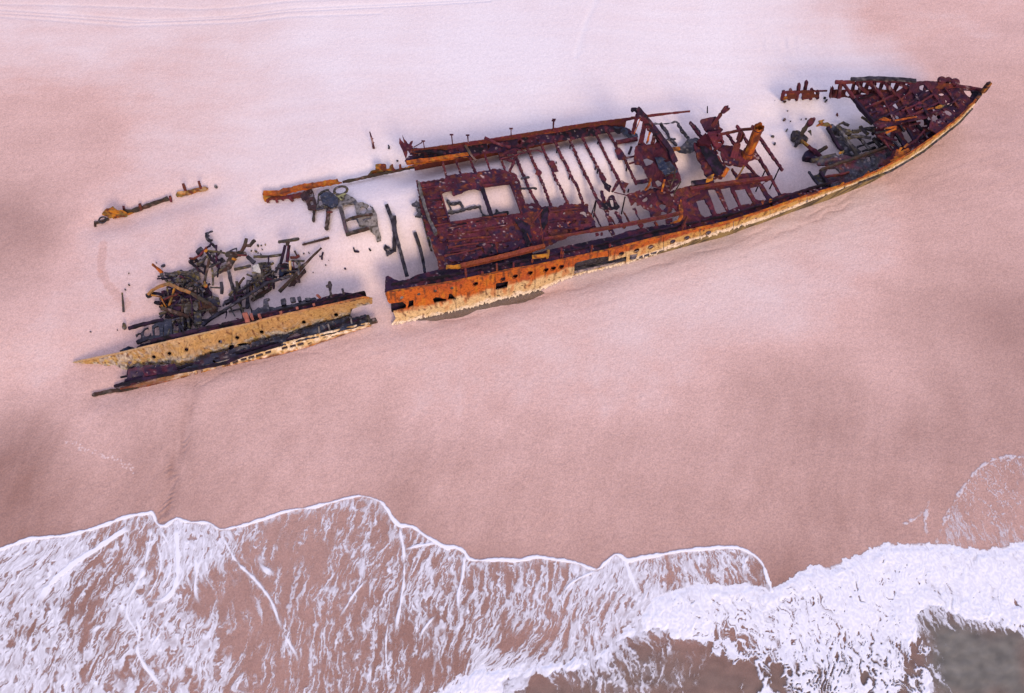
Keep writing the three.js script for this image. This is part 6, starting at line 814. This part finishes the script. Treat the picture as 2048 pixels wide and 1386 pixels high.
  bars(cen, [[M3, '400,310 450,220 480,120 490,60', 0.5, [1, 1.8], pal.wood], [M3, '470,190 560,200 620,120 650,100', 0.5, [1.2, 1], pal.wood], [M3, '500,400 560,450 640,520', 0.7, [1, 0.6], pal.slate], [M3, '320,370 500,385', 0.24, 1.2, pal.rail], [M3, '0,320 70,330 130,360', 0.3, 0.9, pal.weed], [M3, '230,440 300,460', 0.4, 1.3, pal.gold]]);
  lone(M3, 'grey dotted bar slanting down from the middle frames of the tangle', '160,660 200,850 250,1040', [0.9, 0.5], 0.5, pal.slate);
  lone(M3, 'thin dark bar lying level right of the middle frames', '625,405 900,400 1170,365', 0.5, 0.36, pal.weed);
  lone(M3, 'mossy bar with a knob end left of the white crusted plate', '270,640 420,610 570,575', [0.5, 0.9], 0.42, pal.weed);
  spike('crusted_plate', 'pale white crusted plate standing in the middle of the tangle', 'wreckage', M3('660,620'), (o) => { sheet('plate', o, { poly: [M3('570,580 640,545 720,535 750,640 740,720 700,700 640,690 600,640')], h: gh(1.5), t: 0.3, rag: 1.2, dent: 0.3, pal: (x, y, z) => mixC([0.5, 0.47, 0.4], c.grey, smooth(0, 0.4, n2(x, y, z))), seed: 1 }); for (const s of ['640,690 660,950 690,1010', '760,560 780,760 800,900', '700,700 740,760', '730,720 770,1000']) bar('frame_bar', o, onSand(M3(s), [1.3, 0.6]), 0.55, 0.3, { pal: pal.weed, rough: 0.25 }); });
  const low = thing('tangled_frames', 'row of short upright broken ribs along the slanting grey spar', 'wreckage', PG(490, 580));
  bars(low, [[M3, '310,860 330,990 380,1140', 0.4, [1.2, 0.5], pal.weed], [M3, '345,930 400,850 450,795', 0.34, [0.9, 1.5], pal.wood], [M3, '525,840 520,980 510,1150 510,1370', 0.6, [1.5, 0.8], pal.slate], [M3, '590,890 590,1040', 0.4, 0.8, pal.black], [M3, '420,980 480,990', 0.3, 0.8, pal.black], [M3, '380,1150 430,970', 0.36, 0.7, pal.slate], [M3, '500,730 620,780', 0.3, 0.7, pal.weed], [M3, '830,680 920,620', 0.36, 0.7, pal.weed], [M3, '800,590 935,570', 0.3, 0.8, pal.slate], [M3, '1000,850 1000,1010', 0.4, [1, 0.5], pal.black], [M3, '900,740 1060,790', 0.4, 0.8, pal.black], [M3, '960,760 990,660', 0.26, [0.7, 1.3], pal.weed], [M3, '250,1030 170,1130', 0.4, 0.6, pal.weed], [M3, '20,870 40,1000 30,1100', 0.45, [1.4, 0.6], pal.slate]]);
  sheet('rib_plate', low, { poly: [M3('680,520 920,490 1040,515 900,540 820,600 830,700 880,720 760,760 740,640')], h: gh(0.7), t: 0.2, dent: 0.4, rag: 1.6, pal: pal.weed, pit: 0.25, pitF: 5, seed: 1 });
  sheet('rib_plate', low, { poly: [M3('780,780 900,740 980,800 960,920 860,960 760,960 700,1010 740,880')], h: gh(0.8), t: 0.2, dent: 0.5, rag: 1.6, pal: pal.slate, pit: 0.3, seed: 2 });
  sheet('rib_plate', low, { poly: [M3('250,1020 330,1020 350,1080 420,1000 390,1130 260,1200 160,1240 60,1330 80,1240 200,1120')], h: gh(0.8), t: 0.2, dent: 0.5, rag: 1.8, pal: pal.slate, pit: 0.32, seed: 3 });
  sheet('rib_plate', low, { poly: [M3('560,1190 760,1060 860,1010 980,930 920,1040 760,1150 600,1240')], h: gh(0.4), t: 0.15, dent: 0.3, rag: 1.6, pal: pal.wood, pit: 0.3, seed: 4 });
  const right = thing('tangled_frames', 'pointed pair of leaning posts with a T-shaped top, right end of the tangle', 'wreckage', PG(575, 530));
  bars(right, [[M3, '1090,130 1240,110 1470,70', 0.5, [2, 2.2], pal.weed], [M3, '1120,560 1170,380 1215,190', 0.45, [0.5, 2], pal.black], [M3, '1250,500 1270,330 1285,190', 0.5, [0.5, 2], pal.margin], [M3, '1250,190 1270,110', 0.6, 2, pal.wood], [M3, '1030,700 1110,540', 0.4, [0.5, 0.9], pal.slate], [M3, '1300,480 1310,600 1315,740', 0.34, [1.8, 0.6], (x, y, z) => mixC(pal.cream(x, y, z), c.ochre, 0.5)], [M3, '1330,480 1570,485', 0.36, 0.7, pal.weed], [M3, '1310,420 1420,420 1480,380', 0.4, 0.6, pal.rail], [M3, '1390,300 1440,390', 0.34, 0.6, pal.wood], [M3, '1420,510 1500,600', 0.26, 0.6, pal.weed]]);
  sheet('folded_plate', right, { poly: [M3('1110,560 1180,520 1290,540 1380,600 1500,640 1480,690 1330,700 1210,700 1170,760 1080,760 1090,640')], h: gh(0.9), t: 0.2, dent: 0.5, rag: 1.6, pal: (x, y, z) => mixC(pal.blue(x, y, z), pal.deck(x, y, z), smooth(-0.1, 0.3, n1(x * 2, y, z))), seed: 1 });
  const thin = (o, n, poly, dirs) => { for (let i = 0, k = 0; k < n && i < n * 30; i++) { const x = rr(290, 640), y = rr(480, 680); if (polyDist(x, y, poly) > -3) continue; k++; const a = dirs[k % dirs.length] + rr(-0.35, 0.35), l = rr(7, 22), bend = rr(-3, 3), h = rr(0.3, 1.2); bar('thin_bar', o, onSand([[x - Math.cos(a) * l, y - Math.sin(a) * l], [x - Math.sin(a) * bend, y + Math.cos(a) * bend], [x + Math.cos(a) * l, y + Math.sin(a) * l]], [h, Math.max(0.15, h + rr(-0.7, 0.9))]), rr(0.14, 0.3), rr(0.12, 0.22), { pal: [pal.slate, pal.weed, pal.black, pal.margin, pal.wood][k % 5], rough: 0.3, taper: rr(0.5, 1) }); } };
  thin(left, 46, [...M2('560,200 1020,60 1400,60 1600,300 1650,640 1300,740 620,740 500,560'), ...M1('540,1000 620,980')], [1.4, 0.3, -0.5, 1.8]);
  thin(left, 22, M1('560,1000 960,900 1300,880 1420,1100 1100,1180 640,1180'), [0.1, -0.3, 0.5]);
  thin(mid, 14, M1('1120,700 1400,520 1850,560 1800,900 1560,1040 1280,900'), [0.9, -0.6, 1.5]);
  thin(low, 44, M3('300,1050 620,700 950,520 1100,760 1000,860 620,1100 200,1330 60,1300'), [-0.6, 1.5, 1.2, -0.3]);
  thin(right, 18, M3('1050,760 1150,520 1450,480 1560,620 1350,760'), [1.4, -0.5, 0.2]);
  thin(stern, 26, [...S2('1060,690 1280,480 1600,440 2040,330'), ...S4('640,280 520,440 60,560'), ...S2('1500,610 1300,680')], [-0.35, 1.4, 1.1]);
  spike('keel_spar', 'long dark spar with a torn web under it, rightmost of the tangle', 'spar', M3('1500,640'), (o) => { bar('spar', o, onSand(M3('1105,1055 1330,830 1520,620 1700,420 1890,240'), [1.2, 0.7]), 0.42, 0.35, { pal: pal.wood, taper: 0.5 }); sheet('web', o, { poly: [M3('1240,960 1350,840 1500,700 1580,620 1610,680 1540,740 1480,800 1490,870 1410,870 1390,950 1330,940')], h: gh(0.8), t: 0.15, rag: 1.4, dent: 0.3, pal: (x, y, z) => mixC(pal.wood(x, y, z), pal.margin(x, y, z), 0.4), seed: 1 }); });
  // small scraps half buried: each a thing
  const lump = (x, y, r, label, group, pf = pal.black) => {            // a torn, tilted flake of iron
    const k = r * 11, a0 = rnd() * 6.3, n = 6 + Math.floor(rnd() * 4), sq = rr(0.35, 0.8), poly = [], tx = rr(-0.12, 0.12), ty = rr(-0.15, 0.15);
    for (let i = 0; i < n; i++) { const a = i / n * 6.283, q = k * rr(0.45, 1.15), u = Math.cos(a) * q, v = Math.sin(a) * q * sq; poly.push([x + u * Math.cos(a0) - v * Math.sin(a0), y + (u * Math.sin(a0) + v * Math.cos(a0)) * 0.85]); }
    const y0 = PG(x, y).y, g = plate({ poly: [poly], h: (u, v) => y0 + 0.12 + r * 0.35 + (u - x) * tx * 0.3 + (v - y) * ty * 0.3, t: r * 0.7, rag: 0.7, ragF: 3, dent: 0.12, step: 1, seed: x + y, pal: pf });
    return g && tag(put('iron_scrap', g, metal), label, 'scrap', group);
  };
  const many = (tl, s, r, label, group, pf) => tl(s).forEach(([x, y], i) => lump(x, y, r * rr(0.8, 1.25), Array.isArray(label) ? label[i] : label, group, pf));
  many(M3, '585,285 660,295 705,330 790,265 755,350 840,175 770,190 705,185', 0.26, ['leftmost dark scrap in the cluster above the level bar of the tangle', 'flat dark scrap second from left in the cluster above the level bar', 'upright scrap close above the left end of the level bar', 'widest scrap, right of the middle of the cluster above the level bar', 'tiny lowest scrap in the cluster above the level bar', 'rightmost scrap in the top row of the cluster above the level bar', 'middle scrap in the top row of the cluster above the level bar', 'leftmost thin scrap in the top row of the cluster above the level bar'], 'scraps above the tangle', pal.weed);
  many(M3, '1560,340 1650,320 1860,400 1965,555 2020,470 1725,695 1535,545', 0.22, ['star-shaped scrap left of the upper half of the rightmost spar', 'small upright scrap close left of the rightmost spar near its tip', 'small round scrap beside the thin curved sliver', 'largest dark scrap on the sand right of the rightmost spar', 'small scrap farthest right of the rightmost spar', 'flat oval scrap below right of the torn web of the rightmost spar', 'tiny scrap close left of the middle of the rightmost spar'], 'scraps right of the tangle');
  many(S3, '1075,1055 1330,865', 0.3, ['single tiny scrap on bare sand above the right end of the stern plating', 'rounded dark scrap right of the small L-shaped scrap'], 'scraps on bare sand');
  spike('iron_scrap', 'small L-shaped scrap on the sand between tangle and red deck', 'scrap', S3('1185,880'), (o) => sheet('piece', o, { lines: [[S3('1165,850 1170,880 1215,885'), 3]], h: gh(0.35), t: 0.2, rag: 0.8, pal: pal.black, seed: 2 }));
  spike('iron_scrap', 'thin curved dark sliver beside the tip of the rightmost spar', 'scrap', M3('1905,390'), (o) => bar('sliver', o, onSand(M3('1920,320 1900,390 1898,460'), 0.1), 0.2, 0.15, { pal: pal.black }));
  many(S1, '700,1055 705,1175 665,1222', 0.28, ['upper scrap of three above the tall thin stake', 'middle narrow scrap of three above the tall thin stake', 'lowest small scrap of three just above the tall thin stake'], 'scraps left of the tangle', pal.weed);
  many(S2, '310,632 585,612', 0.22, ['leftmost tiny scrap of all, on sand above the stern tip', 'tiny scrap on sand left of the short stump, above the stern'], 'scraps above the stern tip');
  lump(...S1('1593,165')[0], 0.4, 'lone grey scrap right of the low rusty strip', null, pal.grey);
  lump(...S1('980,945')[0], 0.22, 'tiny round scrap above the bright orange blade', null);
  lump(...S1('1050,975')[0], 0.5, 'dark wedge-shaped scrap right of the bright orange blade', null, pal.slate);
  many(I, '65,410 205,425 245,550 200,670 280,695 430,670 495,662', 0.26, ['small scrap below the left end of the brown bulwark strip', 'dark scrap just under the left part of the brown bulwark strip', 'round scrap on pale sand midway between bulwark strip and broken machine', 'tiny scrap above the green pointed scrap left of the machine', 'tiniest speck of scrap left above the broken machine', 'brown scrap on sand just left of the clawed head', 'small scrap touching the clawed head of the broken machine'], 'scraps left of the bow', pal.wood);
  many(I, '235,810 35,900 70,1000', 0.45, ['dark green pointed scrap closest to the machine under the bow', 'dark upright scrap on the left of the pointed scraps by the long deck beam', 'lowest dark green scrap right of the vent pipe'], 'pointed scraps left of the machine', pal.weed);
  many(I, '745,375 770,412', 0.4, ['larger dark scrap lying at the gap in the bulwark', 'smaller dark scrap at the gap, below the larger one'], 'scraps at the bulwark gap', pal.slate);
  lump(...I('915,600')[0], 0.42, 'lone brown scrap on open sand left of the bow deck edge', null, pal.rail);
  lump(...A('382,462')[0], 0.3, 'dark scrap beside the torn end of the far hull side', null);
  lump(...K('720,370')[0], 0.4, 'dark scrap on the sand seen between beams by the engine casing', null);
  lump(...H('130,345')[0], 0.45, 'dark scrap on the sand left of the orange flap', null);
}
renderer.render(scene, camera);
